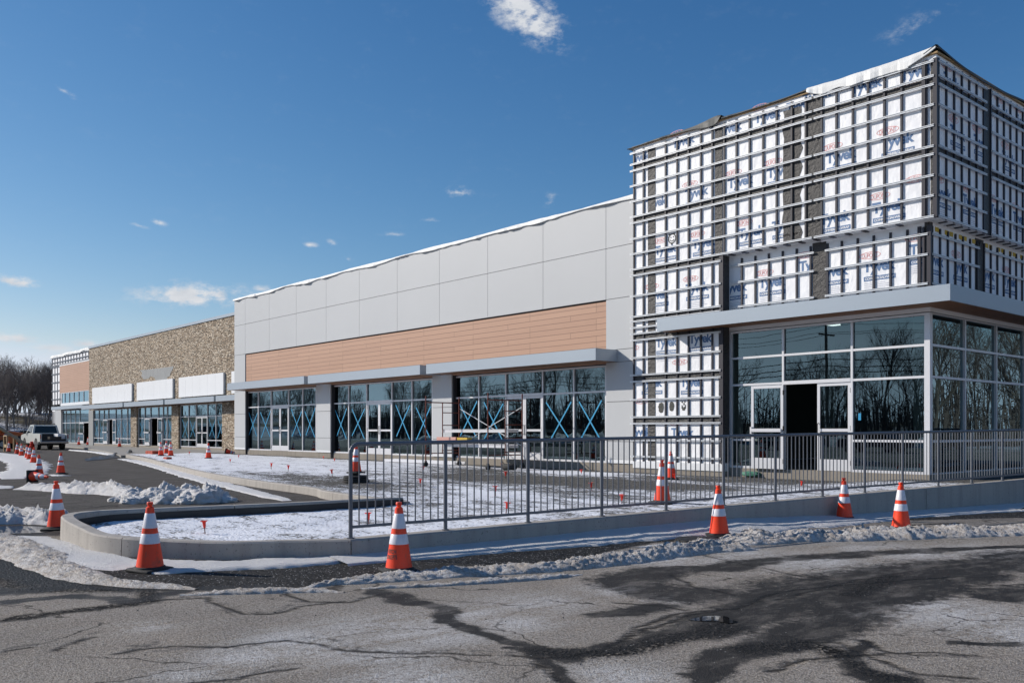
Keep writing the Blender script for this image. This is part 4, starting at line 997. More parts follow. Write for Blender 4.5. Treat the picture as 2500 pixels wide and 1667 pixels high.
# hat channels
def hat_f(x0,x1,z,p):
    mb=MB(); y=p-.040
    mb.box(x0,x1,y-.010,y-.001,z-.024,z+.024); mb.box(x0,x1,y-.036,y-.0101,z+.010,z+.024); mb.box(x0,x1,y-.036,y-.0101,z-.024,z-.008)
    mb.build('hat_channel','galv',tb)
def hat_s(y0,y1,z,Xp):
    mb=MB(); x=Xp+.040
    mb.box(x+.001,x+.010,y0,y1,z-.024,z+.024); mb.box(x+.0101,x+.036,y0,y1,z+.010,z+.024); mb.box(x+.0101,x+.036,y0,y1,z-.024,z-.008)
    mb.build('hat_channel','galv',tb)
HU=[8.22,7.89,7.70,7.25,6.79,6.33,6.15,5.68,5.23,4.77]
HP=[4.59,3.98,3.37,3.23,3.04,2.86,2.67,2.15,1.64,1.45,.91,.40,.21,-.28,-.76]
for z in HU:
    hat_f(xb0-.06,fX(1985,PU),CZ+z,PU); hat_f(fX(1990,PU),XU-.02,CZ+z,PU)
    hat_s(PU+.02,sY(2403,XU),CZ+z,XU); hat_s(sY(2416,XU),YB,CZ+z,XU)
for z in HP: hat_f(xb0-.06,xb1-.04,CZ+z,PU)
for z in (4.45,3.99,3.33): hat_f(xb1+.1,fX(1990,PF),CZ+z,PF); hat_f(fX(2017,PF),XL-.02,CZ+z,PF); hat_s(PF+.02,sY(2385,XL),CZ+z,XL); hat_s(sY(2400,XL),YB-.2,CZ+z,XL)
# corner posts of the upper box and dark underside slots
def cbx(*a): MB().box(*a).build('corner_strip' if a[5]-a[4]>.1 else 'underside_slot','strip',tb)
cbx(XU-.30,XU-.22,PU-.06,PU-.002,zbox,tz-.1); cbx(XU-.05,XU+.04,PU-.055,PU+.06,zbox,tz-.1)
cbx(XL-.26,XL-.19,PF-.06,PF-.002,zc_t,zbox-.1); cbx(XL-.05,XL+.04,PF-.055,PF+.06,zc_t,zbox-.1)
cbx(xb1-.10,xb1+.02,PU-.05,PU-.002,SILL+.12,zbox-.01)
for k in range(12): cbx(fX(1790,PF)+k*.42,fX(1790,PF)+k*.42+.10,PU+.02,PF-.02,zbox-.02,zbox-.002)
for k in range(14): cbx(XL+.05,XU-.02,PF+.3+k*.406,PF+.38+k*.406,zbox-.02,zbox-.002)
for k in range(24):
    if k%3!=1: MB().box(XL+.002,XL+.012,PF+.25+k*.25,PF+.42+k*.25,zbox-.20,zbox-.10).build('yellow_seal_tape','yellow',tb)
# coping: plywood edge and loose membranes
MB().box(xb0,XU+.05,PU-.05,PU+.5,tz,tz+.04).build('parapet_board','osb',tb)
MB().box(XU-.4,XU+.055,PU+.501,YB,tz,tz+.04).build('parapet_side_board','osb',tb)
xm=fX(2000,PU); xq=fX(1765,PU)
flap(tb,[(xm-.3,tz+.13,.10),(xm+.2,tz+.12,.26),(xm+1.2,tz+.11,.24),(xm+2.2,tz+.12,.26),(XU-.6,tz+.12,.24),(XU-.2,tz+.15,.14),(XU+.02,tz+.17,.06)],PU-.04,'membrane',seed=21,depth=.9,amp=.05)
flap(tb,[(xb0-.15,tz+.02,.02),(xb0+.8,tz+.06,.05),(xb0+1.8,tz+.07,.07),(xq-.7,tz+.10,.16),(xq-.2,tz+.16,.22),(xq,tz+.14,.04)],PU-.04,'dmembrane',seed=23,depth=.9,amp=.05)
flap(tb,[(xq+.02,tz+.08,.05),(xq+.9,tz+.07,.05),(xq+1.9,tz+.08,.05),(xm-.3,tz+.12,.06)],PU-.04,'dmembrane',seed=24,depth=.9,amp=.03)
# side sheet, sagging between fixings
vs=[];fs=[];n=40
for i in range(n+1):
    y=PU-.1+i*.25; ph=(i*.25)%5.2/5.2; z=tz+.17-.15*math.sin(math.pi*ph)**.8+.02*mnoise.noise(Vector((y,3,1)))
    vs+=[(XU-.25,y,tz+.045),(XU+.03,y,z),(XU+.075,y,z-.02),(XU+.08,y,z-.07)]
for i in range(n):
    for k in range(3): a=i*4+k; fs.append((a,a+4,a+5,a+1))
MB().add(vs,fs).build('roof_membrane','dmembrane',tb)
MB().box(xb0+.1,XU-.9,PU+.92,YB,tz-.3,tz-.25).build('roof','white',tb)
# printed lettering on the wrap

def logo(x,z,p,kind='full',side=False,lim=(-1e9,1e9)):
    """x,z = left end / baseline of the big word. Box below, oval above."""
    Y_=lambda o:p+o if side else p-o
    bl,rd,wt,gy=MB(),MB(),MB(),MB()
    if side: U=(0,1,0); V=lambda a,b,o: (p+o,x+a,z+b)
    else: U=(1,0,0); V=lambda a,b,o: (x+a,p-o,z+b)
    if 'T' in kind: put_text(bl,'Tyvek',V(0,-.075,.004),U,.80,.335,.035,.92)
    if 'B' in kind:
        bl.quad(V(.02,-.21,.004),V(.80,-.21,.004),V(.80,-.10,.004),V(.02,-.10,.004)); put_text(wt,'COMMERCIALWRAP',V(.05,-.185,.006),U,.72,.060,.03,.9)
        for j in range(4): gy.quad(V(.03,-.27-j*.045,.004),V(.55+.2*((j*7)%3)/2,-.27-j*.045,.004),V(.55+.2*((j*7)%3)/2,-.262-j*.045,.004),V(.03,-.262-j*.045,.004))
    if 'D' in kind:
        n=28; cx_,cz_,a_,b_=.17,.40,.27,.085
        for k in range(n):
            t0,t1=2*math.pi*k/n,2*math.pi*(k+1)/n
            rd.quad(V(cx_+a_*math.cos(t0),cz_+b_*math.sin(t0),.004),V(cx_+a_*math.cos(t1),cz_+b_*math.sin(t1),.004),V(cx_+(a_-.014)*math.cos(t1),cz_+(b_-.012)*math.sin(t1),.004),V(cx_+(a_-.014)*math.cos(t0),cz_+(b_-.012)*math.sin(t0),.004))
        put_text(rd,'DUPONT',V(cx_-.20,cz_-.055,.004),U,.40,.11,.0,.95)
    al=MB(); mi=[]
    for q_ in (bl,rd,wt,gy):
        ix=1 if side else 0
        q_.v=[tuple(min(max(c_,lim[0]),lim[1]) if a_==ix else c_ for a_,c_ in enumerate(v_)) for v_ in q_.v]
    for k_,q_ in enumerate((bl,rd,wt,gy)): al.add(q_.v,q_.f); mi+=[k_]*len(q_.f)
    al.build('printed_logo','ink_blue',tb,mats=['ink_blue','ink_red','wt_print','ink_grey'],mi=mi)
Z6=lambda a,b:(1530+a/2.24,100+b/2.24)
def LF(a,b,k,p=PU,conv=Z6):
    px,py=conv(a,b); x=fX(px,p); z=fZ(px,py,p); logo(x-.40,z-.12,p,k,lim=((xb1+.03,XL-.02) if p==PF else (xb0+.05,xb1-.03 if z<zbox+.1 else XU-.03)))
for a,b,k in [(1480,545,'TBD'),(1172,630,'TBD'),(1310,245,'T'),(1590,170,'T'),(770,410,'TD'),(562,480,'T'),(310,550,'TD'),(622,770,'TBD'),(842,712,'TBD'),(382,830,'TBD'),(160,885,'T'),(1432,905,'TBD'),(1140,968,'TB'),(682,1045,'TBD'),(868,1005,'TB'),(212,1140,'TBD'),(422,1105,'TBD'),(70,640,'T'),(1580,300,'D'),(950,350,'T'),(1290,400,'D'),(1040,300,'T'),(1640,810,'D'),(780,530,'D')]: LF(a,b,k)
for a,b,k in [(1380,1230,'TBD'),(1130,1262,'TB'),(795,1320,'TBD'),(1640,1135,'TBD'),(590,1350,'TB'),(1020,1225,'TD')]: LF(a,b,k,PF)
for a,b,k in [(170,1390,'TBD'),(385,1350,'TBD')]: LF(a,b,k)
Z4=lambda a,b:(1500+a/3.137,680+b/3.137)
for a,b,k in [(400,490,'TB'),(660,460,'TB'),(285,800,'TB'),(592,795,'TB'),(200,1175,'T'),(520,1180,'TD'),(180,600,'D'),(550,712,'D'),(250,1010,'D')]: LF(a,b,k,PU,Z4)
def LS(zx,a,b,k,Xp=XU):
    oy=120 if zx==6 else 420; px,py=2180+a/5.228,oy+b/5.228; y=sY(px,Xp); z=sZ(px,py,Xp); logo(y-.40,z-.12,Xp,k,True,lim=((PF if Xp==XL else PU)+.03,1e9))
for a in [(6,745,420,'TD'),(6,825,1080,'TBD'),(6,1120,1200,'TBD'),(6,1400,815,'TD'),(6,1475,1400,'TBD'),(6,1640,930,'TD'),(7,640,275,'TBD'),(7,985,385,'TBD'),(7,1330,505,'TBD'),(7,1610,600,'TBD')]: LS(*a)
for a in [(7,545,1130,'TB'),(7,858,1215,'TBD'),(7,1215,1315,'TB'),(7,1490,1400,'TBD')]: LS(*a,Xp=XL)
# sprayed marks
def blob(px,py,rx,rz,seed,mb):
    x=fX(px,PU); z=fZ(px,py,PU); vs=[(x,PU-.007,z)]; n=28
    for k in range(n):
        a=2*math.pi*k/n; d=1+.25*mnoise.noise(Vector((math.cos(a)*2,math.sin(a)*2,seed))); vs.append((x+rx*d*math.cos(a),PU-.007,z+rz*d*math.sin(a)))
    mb.add(vs,[(0,1+k,1+(k+1)%n) for k in range(n)])
gf=MB(); blob(1614,995,.10,.15,1,gf); blob(1640,992,.09,.14,5,gf)
X0=fX(1668,PU)
for a,b,r1,r2 in ((-5,-11,.022,.028),(4,-12,.022,.028),(1,-6,.02,.04),(-4,3,.035,.03),(0,7,.05,.035),(4,3,.035,.035),(-5,-1,.015,.03),(6,-2,.015,.035)): blob(1669+a*.75,992+b,r1,r2,a+b,gf)
def ring(px,py,r,th,mb,a0=0,a1=2*math.pi):
    x=fX(px,PU); z=fZ(px,py,PU); n=24
    for k in range(n):
        t0=a0+(a1-a0)*k/n; t1=a0+(a1-a0)*(k+1)/n
        mb.quad(*[(x+rr_*math.cos(tt_),PU-.007,z+rr_*math.sin(tt_)) for rr_,tt_ in ((r,t0),(r,t1),(r-th,t1),(r-th,t0))])
ring(1640.8,582.5,.145,.03,gf); ring(1640.8,583,.08,.022,gf,math.pi*1.1,math.pi*1.9); blob(1638,580,.018,.018,1,gf); blob(1644,578,.018,.018,2,gf); blob(1634.5,573,.03,.02,3,gf); blob(1646,570,.03,.02,4,gf); blob(1640,596,.035,.02,7,gf)
gf.build('spray_marks','spray',tb)
# pylon base, foundation
MB().box(xb0+.02,xb1,PU-.03,PU+.5,SILL-.10,SILL+.10).build('base_trim','white',tb)
fd=MB(); fd.box(xb0,xb1,PU+.0,PU+.5,-.2,SILL-.10); fd.box(xb1+.001,XL,PF-.01,PF+.4,-.2,SILL-.0); fd.box(XL-.4,XL+.005,PF+.401,YB,-.2,SILL); fd.build('foundation','cbase',tb)
# storefront (front)
T1=rY(.0720,PF); T2=rY(.0453,PF); TL=rY(-.0090,PF)
Xs=[xb1+.06,fX(1911,PF),fX(1993,PF),fX(2079,PF),XL-.10]
frame_front(tb,PF,Xs,[SILL,T2,T1,thd],(1,3),low=TL,seed=41,doorh=T2)
leaf(tb,fX(1832,PF-.15),fX(1910,PF-.15),PF-.12,SILL+.01,T2-.05,bar=True,bot=.28)
leaf(tb,Xs[2]+.01,Xs[3]-.035,PF+.02,SILL+.01,T2-.045,hinge=1,bot=.28)
# corner post
MB().box(XL-.13,XL,PF-.004,PF+.13,SILL,thd).build('corner_post','alu',tb)
# side storefront
sf=MB(); sg=MB(); ysd=[PF+.13,sY(2357.8,XL),sY(2434,XL)]; 
while ysd[-1]<38: ysd.append(ysd[-1]+1.87)
for y in ysd[1:]: sf.box(XL-.115,XL,y-.0275,y+.0275,SILL,thd)
zr=[SILL,TL,T2,T1,thd]
for a,b in zip(ysd,ysd[1:]):
    for k,z in enumerate(zr): sf.box(XL-.112,XL-.003,a+.03 if a!=ysd[0] else a,b-.03,(z-.0275) if k else z,(z+.0275) if k<4 else z+.0)
    sg.quad((XL-.06,a,SILL),(XL-.06,b,SILL),(XL-.06,b,thd),(XL-.06,a,thd))
so_=sf.build('side_storefront','alu',tb); sg.build('glass','glass',so_)
fl=MB(); fl.quad((xb0+.3,PF+.13,SILL-.01),(XL-.1,PF+.13,SILL-.01),(XL-.1,YB,SILL-.01),(xb0+.3,YB,SILL-.01)); fl.build('floor_slab','cfloor',tb)
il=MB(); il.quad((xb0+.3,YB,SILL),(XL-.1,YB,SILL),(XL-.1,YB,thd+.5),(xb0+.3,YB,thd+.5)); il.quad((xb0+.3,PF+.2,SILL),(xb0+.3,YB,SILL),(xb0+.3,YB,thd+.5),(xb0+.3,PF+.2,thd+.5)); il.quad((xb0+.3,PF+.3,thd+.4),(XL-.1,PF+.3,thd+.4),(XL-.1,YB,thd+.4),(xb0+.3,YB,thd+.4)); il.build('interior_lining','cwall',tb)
MB().box(XL-.55,XL-.28,PF+.35,PF+.62,SILL,thd+.38).build('column','ccol',tb)
MB().box(XL-6.2,XL-5.9,PF+6,PF+6.3,SILL,thd+.38).build('column','ccol',tb)
MB().box(-13.6,-13.35,23.5,23.9,thd+.32,thd+.36).build('ceiling_lamp','lamp',tb)
MB().box(XL-1.75,XL-1.68,PF+.053,PF+.054,CZ+.25,CZ+.42).build('tape_strip','tape',tb)
# tower canopy wraps the corner (L-shaped, mitred)
cx1=XL+.785; yfc=19.7; xcl=fX(1605,yfc)
cm_=MB(); cm_.prism([(xcl,yfc),(cx1,yfc),(cx1,YB-2),(XL-.02,YB-2),(XL-.02,PF-.01),(xb1,PF-.01),(xb1,PU-.045),(xcl,PU-.045)],'z',zc_b+.03,zc_t-.005)
cm_.box(xcl-.01,cx1+.01,yfc-.01,yfc+.03,zc_b,zc_t); cm_.box(cx1-.03,cx1+.01,yfc+.03,YB-2,zc_b,zc_t); cm_.box(xcl-.01,xcl+.03,yfc+.03,PU-.05,zc_b,zc_t)
cno=cm_.build('canopy','fascia',tb)
sm=MB()
for k in range(7): sm.box(xcl+.03,cx1-.78+.0,yfc+.035+k*.108,yfc+.035+k*.108+.10,zc_b+.008,zc_b+.03) if k<5 else sm.box(xb1,cx1-.78,yfc+.035+k*.108,yfc+.035+k*.108+.10,zc_b+.008,zc_b+.03)
for k in range(7): sm.box(cx1-.775+k*.105,cx1-.775+k*.105+.098,yfc+.035,YB-2.1,zc_b+.008,zc_b+.03)
sm.build('soffit','soffit',cno)
MB().box(XL-.1,XL-.0,YB,YB+.1,0,tz).build('rear_post','strip',tb)
# ------------------------------------------------------------------ props
def make_cone():
    r=empty('traffic_cone')
    b=MB(); b.bbox(-.172,.172,-.172,.172,0,.035,.012); b.lathe([(.155,.033),(.15,.05),(.139,.055)],28); b.build('base','rubber',r,True)
    H=.71; rr=lambda z:.137-(.137-.027)*((z-.05)/(H-.05))
    body=MB(); body.lathe([(rr(.05),.045),(rr(.286)*1.0,.286),(rr(.286),.30),(rr(.60),.60),(rr(.655)+.002,.655),(.022,.665),(.022,.675),(.031,.683),(.031,.703),(.027,.71)],32); body.build('body','orange',r,True)
    for z0,z1 in ((.288,.392),(.445,.597)):
        c=MB(); c.lathe([(rr(z0)+.001,z0),(rr(z0)+.0035,z0+.003),(rr(z1)+.0035,z1-.003),(rr(z1)+.001,z1)],32); c.build('reflective_collar','reflective',r,True)
    return r
proto=make_cone(); first=[True]
GC='orange traffic cones with two white collars around the site'
def cone(px,py,label,z=None,s_=1.0,rz=0.0,tilt=None,loc=None):
    o=proto if first[0] else copy_tree(proto); first[0]=False
    zz_=0.0 if z is None else z
    if loc is None:
        x,y=gp(px,py,zz_)
        if z is None: zz_=hz(x,y); x,y=gp(px,py,zz_); 
        loc=(x,y,zz_)
    o.location=loc; o.rotation_euler=(R.uniform(-.03,.03),R.uniform(-.03,.03),rz or R.uniform(0,1.5)) if tilt is None else tilt; o.scale=(s_,s_,s_)
    tag(o,label,'traffic cone',GC); return o
c2=None
cone(366,1393,'large cone standing on snow in front of the kerb, nearest at the left',rz=.35)
# snow makes labels; the second one carries a worn black stencil
c2=make_cone(); tag(c2,'nearest cone with worn black stencilled letters, beside the dirty snow ridge','traffic cone',GC)
x,y=gp(974,1397,.0); c2.location=(0,0,0)
stn=MB()
def cyltext(mb,s_,z,h,ang0,span):
    vs,fs=textmesh(s_,.02,1.0); H=.71
    out=[]
    for a,b in vs:
        zz_=z+b*h; r_=.137-(.110)*((zz_-.05)/.66)+.0028; t_=ang0+span*a; out.append((r_*math.cos(t_),r_*math.sin(t_),zz_))
    mb.add(out,fs)
# heading towards the camera's left side of the cone
cyltext(stn,'FITCH',.200,.042,0,1.0); cyltext(stn,'CONCEPTS',.145,.042,-.15,1.25)
stn.build('stencil_lettering','spray',c2)
c2.location=(x,y,0.005); c2.rotation_euler=(0,0,math.atan2(-y,-x)-1.25)
cone(1756,1309,'cone on the snowy manhole in front of the retaining wall',z=-.03,rz=.8)
cone(2062,1268,'slimmer cone pushed into snow against the retaining wall',z=-.07,s_=1.0,rz=.2)
cone(2200,1293,'cone at the far right with a torn upper collar, behind the snow ridge',z=-.04,rz=.5)
cone(140,1292,'tall cone half hidden by the rounded kerb tip at the left',z=0,rz=.9)
cone(148.4,1157,'lone cone out on the drive with snow round its base',z=0.02)
cone(96,1168,'cone standing directly behind the toppled cone',z=0.02)
for k,(a,b,l) in enumerate([(81.5,1131,'front cone of the row along the snow strip'),(71.4,1122.5,'second cone of the row along the snow strip'),(67,1119,'third cone of the row, tucked against the second'),(51.8,1113.5,'fourth cone of the row, with a brownish base'),(41.3,1108.5,'fifth cone of the row, below the red barrel top'),(21,1103,'last cone of the row, nearest the left edge of the photo')]): cone(a,b,l,z=0.0)
cone(192.4,1085.5,'small distant cone by the open door of the farthest shop',z=.125)
cone(215,1086,'half hidden distant cone at the unfinished stone pier',z=.125)
cone(292,1090.5,'distant cone in front of the leftmost stone-building windows',z=.125)
cone(393,1112.5,'left cone of the trio at the end of the drive kerb',z=.17)
cone(406,1108,'middle and farthest cone of the trio at the drive kerb end',z=.17)
cone(416.7,1113,'right cone of the trio at the drive kerb end, more orange',z=.17)
cone(509,1119.5,'single cone on snowy ground before the grey building left corner',z=.17)
# weighted cones on stacked rubber rings
def ring_stack(x,y,z,n,r,label):
    mb=MB()
    for k in range(n):
        rr_=r*(1-.04*k)+.01*math.sin(k*3); mb.lathe([(rr_*.92,k*.055),(rr_,k*.055+.012),(rr_,k*.055+.038),(rr_*.92,k*.055+.052)],28,(x+.01*math.sin(k*5),y+.01*math.cos(k*4),z))
    tag(mb.build('rubber_ring_stack','rubber',None,True),label,'cone weight')
x,y=gp(869,1176,.17); ring_stack(x,y,.165,3,.33,'stack of black rubber rings under the cone behind the railing end')
mb=MB().tube((x,y,.32),(x,y,.40),.10,14); tag(mb.build('drum_neck','rubber',None),'black neck holding a cone above its rubber ring stack','cone weight')
cone(0,0,'cone raised on a rubber ring stack behind the railing end post',loc=(x,y,.385))
x,y=gp(1617,1236,.20); ring_stack(x,y,.20,1,.30,'flat black rubber ring under the cone behind the railing')
cone(0,0,'cone on a black rubber ring behind the railing, nearer of the pair',loc=(x,y,.255))
cone(1638.5,1170,'farther cone of the pair behind the railing, in front of the wrapped pylon',z=.21)
# toppled cones
x,y=gp(78,1178,.0)
d=Vector((at(137,24)[0]-at(80,24.5)[0],at(137,24)[1]-at(80,24.5)[1],0)).normalized()
o=cone(0,0,'toppled cone lying on its side with its square base facing out',loc=(x,y,.18),tilt=(0,0,0)); o.rotation_euler=d.to_track_quat('Z','Y').to_euler()
x,y=gp(551,1108,.17); d=Vector((AR[0],AR[1],-.22)).normalized()
o=cone(0,0,'toppled red cone lying near the grey building left corner',loc=(x,y,.33),tilt=(0,0,0)); o.rotation_euler=d.to_track_quat('Z','Y').to_euler()
# orange survey pegs
pg=empty('survey_marker'); mb=MB(); mb.lathe([(.018,.09),(.028,.16),(.030,.19),(.062,.205),(.064,.215),(.02,.218)],14); mb.build('cap','red',pg,True); mb=MB(); mb.tube((0,0,-.03),(0,0,.10),.009,6); mb.build('stake','rust',pg)
firstp=True
pegs=[(500.6,1299,'peg marker alone in the snowy bed by the kerb'),(900.7,1278,'peg marker right behind the first railing pickets'),(1235.7,1250,'peg marker near the bottom rail, third railing bay'),(1210,1206,'peg marker behind the third railing bay, farther out'),(1518,1229,'tall peg marker left of the ring-mounted cone'),(1749.7,1204,'low peg marker behind the fifth railing bay'),(1955,1192,'peg marker behind the railing near the open tower door'),(1649,1174,'peg marker touching the foot of the far cone'),(1419.7,1158,'peg marker on gravel below the last taped window'),(1234.7,1168,'fallen-looking peg marker under the scaffold'),(1223,1142,'peg marker by the scaffold wheel'),(583,1119,'peg marker before the first taped windows'),(561.6,1130,'leaning peg marker in snow right of the lone cone'),(662,1144,'left of the two peg markers in mid snow field'),(703.6,1150,'right of the two peg markers in mid snow field'),(817.6,1128,'peg marker in front of the second shop bay'),(811.6,1162,'peg marker left of the railing end'),(1026,1185,'peg marker behind the second railing bay'),(1445,1196,'peg marker on the gravel behind the fourth bay'),(790,1122,'orange peg stub near the grey building base'),(462,1110,'flattened orange marker on the pavement edge'),(1034,1150,'peg marker beneath the left scaffold wheel')]
for a,b,l in pegs:
    o=pg if firstp else copy_tree(pg); firstp=False
    z=.13 if b>1255 else .18; x,y=gp(a,b,z); o.location=(x,y,z-.01); o.rotation_euler=(R.uniform(-.15,.15),R.uniform(-.15,.15),0); s_=R.uniform(.72,.92); o.scale=(s_,s_,s_)
    tag(o,'orange '+l,'survey marker','orange survey pegs standing in the gravel')
# scaffold
sx_,sx2=-25.55,-22.15; sy_,sy2=18.1,19.55; z0=.30; zt=CZ+1.2
scf=empty('scaffold',(-23.8,18.8,.2)); tag(scf,'rusty red rolling scaffold tower standing in front of the third shop bay','scaffold')
for xx in (sx_,sx2):
    mb=MB()
    for yy in (sy_,sy2): mb.tube((xx,yy,z0+.08),(xx,yy,zt),.022,10)
    hdz=zt-.22
    mb.tube((xx,sy_,hdz),(xx,sy2,hdz),.020,8); mb.tube((xx,sy_+.72,z0+.35),(xx,sy_+.72,hdz),.018,8)
    for k in range(4): zz_=z0+.45+k*.44; mb.tube((xx,sy_+.72,zz_),(xx,sy2,zz_),.016,8)
    mb.tube((xx,sy_,z0+.35),(xx,sy2,z0+.35),.018,8)
    mb.build('end_frame','rust',scf,True)
    for yy in (sy_,sy2):
        w2_=MB(); w2_.tube((xx-.03,yy,z0-.02),(xx+.03,yy,z0-.02),.085,16); w2_.box(xx-.05,xx+.05,yy-.02,yy+.02,z0,z0+.10); w2_.build('caster','rubber',scf,True)
for yy,sgn in ((sy2+.03,1),(sy_-.03,-1)):
    mb=MB()
    if sgn>0 or True:
        a,b=z0+.62,zt-.42
        if sgn>0: mb.tube((sx_,yy,b),(sx2,yy,a),.013,6); mb.tube((sx_,yy-.02,a),(sx2,yy-.02,b),.013,6)
        else:
            continue
    mb.build('cross_brace','galv',scf,True)
def plank(z,y0,y1,x0,x1,m,name):
    mb=MB(); mb.box(x0,x1,y0,y1,z+.09,z+.10); mb.box(x0,x1,y0,y0+.02,z,z+.11); mb.box(x0,x1,y1-.02,y1,z,z+.11); return mb.build(name,m,scf)
plank(CZ-.06,sy_+.75,sy_+1.2,sx_-.1,sx2+.1,'alu','deck_plank'); plank(CZ-.56,sy_+.75,sy_+1.2,sx_-.1,sx2+.1,'alu','deck_plank')
mb=MB(); mb.box(-25.6,-24.5,18.60,18.83,CZ-.34,CZ-.22); o=mb.build('insulation_board','paper'); tag(o,'pink board with yellow edge lying on the scaffold','board')
mb=MB(); mb.box(-24.45,-23.9,18.62,18.83,CZ-.34,CZ-.235); tag(mb.build('paint_tray','yellow'),'yellow box at the end of the pink board on the scaffold','box')
mb=MB(); mb.box(-25.6,-23.85,18.55,18.9,CZ-.36,CZ-.342); mb.build('tray','rust',scf)
# ladder lying in front of the shops
lad=MB(); x0,x1=-30.0,-25.4
for yy in (19.25,19.72): lad.box(x0,x1,yy-.02,yy+.02,.24,.34)
for k in range(15): lad.tube((x0+.15+k*.3,19.25,.29),(x0+.15+k*.3,19.72,.29),.016,6)
tag(lad.build('ladder','alu'),'aluminium ladder lying flat behind the scaffold','ladder')
# debris
def bag(px,py,z,w_,d_,h_,m,name,label,cat):
    x,y=gp(px,py,z); mb=MB(); import bmesh
    bm=bmesh.new(); bmesh.ops.create_icosphere(bm,subdivisions=3,radius=1); vs=[]
    for v_ in bm.verts:
        c=v_.co; k=1+.18*mnoise.noise(c*2.2+Vector((px,0,0))); sq=lambda t_:math.copysign(abs(t_)**.6,t_)
        vs.append((x+sq(c.x)*w_/2*k,y+sq(c.y)*d_/2*k,z+h_/2+sq(c.z)*h_/2*k))
    mb.add(vs,[tuple(v_.index for v_ in f_.verts) for f_ in bm.faces]); bm.free(); tag(mb.build(name,m,None,True),label,cat)
bag(1528,1145,.18,.75,.4,.16,'bluebag','plastic_bag','crumpled blue and white bag at the foot of the grey pier','bag')
bag(1836,1163,.22,.55,.3,.14,'green','packing_box','small green bundle on the ground by the tower shop window','bundle')
bag(1244,1148,.19,.5,.35,.22,'rubber','rubbish_bag','dark rubbish bag between the scaffold wheels','bag')
x,y=gp(1574,1152,.2); mb=MB(); mb.bbox(x-.12,x+.12,y-.10,y+.10,.19,.36,.01); tag(mb.build('wood_block','wood'),'short raw timber block at the foot of the wrapped pylon','timber block')
x,y=gp(375,1111,.12); mb=MB()
for k in range(3): mb.bbox(x-.55+k*.37,x-.2+k*.37,y-.25,y+.25,.12,.36,.02)
tag(mb.build('brick_bundle','brickred'),'orange-red stack of blocks beside the cone trio','blocks')
x,y=gp(409,1121.5,.15); mb=MB(); mb.bbox(x-.22,x+.22,y-.12,y+.12,.15,.26,.02); tag(mb.build('brick_piece','brickred'),'small orange-red block on the drive kerb top','block')
# black tarp
vs=[];fs=[];n,m_=36,10
for i in range(n+1):
    for j in range(m_+1):
        u=i/n; vv=j/m_; px=208+u*115; py=1123-u*14+(vv-.5)*(3+7*u*(1-u)*4*.5+2); x,y=gp(px,py,0.0)
        vs.append((x,y,.02+.30*max(0,mnoise.noise(Vector((u*7,vv*3,2)))+.15)*math.sin(math.pi*min(1,max(0,vv)))*(.3+u)))
for i in range(n):
    for j in range(m_): a=i*(m_+1)+j; fs.append((a,a+1,a+m_+2,a+m_+1))
tag(MB().add(vs,fs).build('tarpaulin','tarblack'),'crumpled black tarpaulin beside the start of the drive kerb','tarpaulin')
# ------------------------------------------------------------------ vehicles
def wheel(r,parent,x,y,s_,rad=.40,w_=.26):
    ty=MB(); ty.tube((x,y-w_/2,rad),(x,y+w_/2,rad),rad,28); wh=ty.build('wheel','rubber',parent,True)
    ri=MB(); yy=y+s_*(w_/2-.01); ri.tube((x,yy,rad),(x,yy+s_*.02,rad),rad*.58,20); ri.tube((x,yy+s_*.02,rad),(x,yy+s_*.05,rad),rad*.2,12); ri.build('rim','chrome',wh,True)
tk=empty('pickup_truck'); tag(tk,'white pickup truck seen from behind with its dark bed open, on the drive','pickup truck')
W=.98
def sym(poly,y0,y1,m,name):
    MB().prism(poly,'y',y0,y1).build(name,m,tk); MB().prism(poly,'y',-y1,-y0).build(name,m,tk)
arch=lambda cx_,r=.47:[(cx_+r*math.cos(a),.42+r*math.sin(a)) for a in np.linspace(math.pi,0,9)]
bedside=[(-2.75,.62),(-2.2,.60)]+arch(-1.65)+[(-1.05,.50),(-.60,.50),(-.60,1.22),(-2.78,1.22)]
sym(bedside,W-.13,W,'tgrey','bed_side')
mb=MB(); mb.box(-2.7,-.6,-W+.131,W-.131,.60,.72); mb.box(-.68,-.6,-W+.131,W-.131,.72,1.20); mb.build('bed_floor','tdark',tk)
cab=[(-.58,.50),(1.02,.50)]+arch(1.55)+[(2.15,.55),(2.55,.60),(2.62,.95),(2.45,1.12),(1.35,1.22),(-.58,1.22)]
mb=MB(); mb.prism(cab,'y',-W,W); mb.build('body','tgrey',tk)
# greenhouse with tumblehome
gh=MB(); lo=[(-.56,1.222),(1.30,1.222)]; hi=[(-.42,1.86),(.55,1.88)]
for y0,y1 in ((W-.03,W-.17),): 
    v8=[(lo[0][0],-y0,1.222),(lo[1][0],-y0,1.222),(lo[1][0],y0,1.222),(lo[0][0],y0,1.222),(hi[0][0],-y1,1.86),(hi[1][0],-y1,1.88),(hi[1][0],y1,1.88),(hi[0][0],y1,1.86)]
    gh.add(v8,[(0,1,2,3),(4,7,6,5),(0,4,5,1),(1,5,6,2),(2,6,7,3),(3,7,4,0)])
gh.build('cab_pillars','tgrey',tk)
gs=MB(); gs.quad((-.562,-.80,1.28),(-.562,.80,1.28),(-.455,.70,1.78),(-.455,-.70,1.78)); gs.quad((1.255,-.78,1.27),(1.255,.78,1.27),(.62,.68,1.82),(.62,-.68,1.82))
for s_ in (-1,1): gs.quad((-.30,s_*.957,1.27),(.98,s_*.957,1.27),(.50,s_*.835,1.80),(-.25,s_*.835,1.80))
for i,v_ in enumerate(gs.v): gs.v[i]=(v_[0]+(-.008 if v_[0]<-.4 else (.01 if v_[0]>.55 and abs(v_[1])<.8 else 0)),v_[1]*1.008,v_[2])
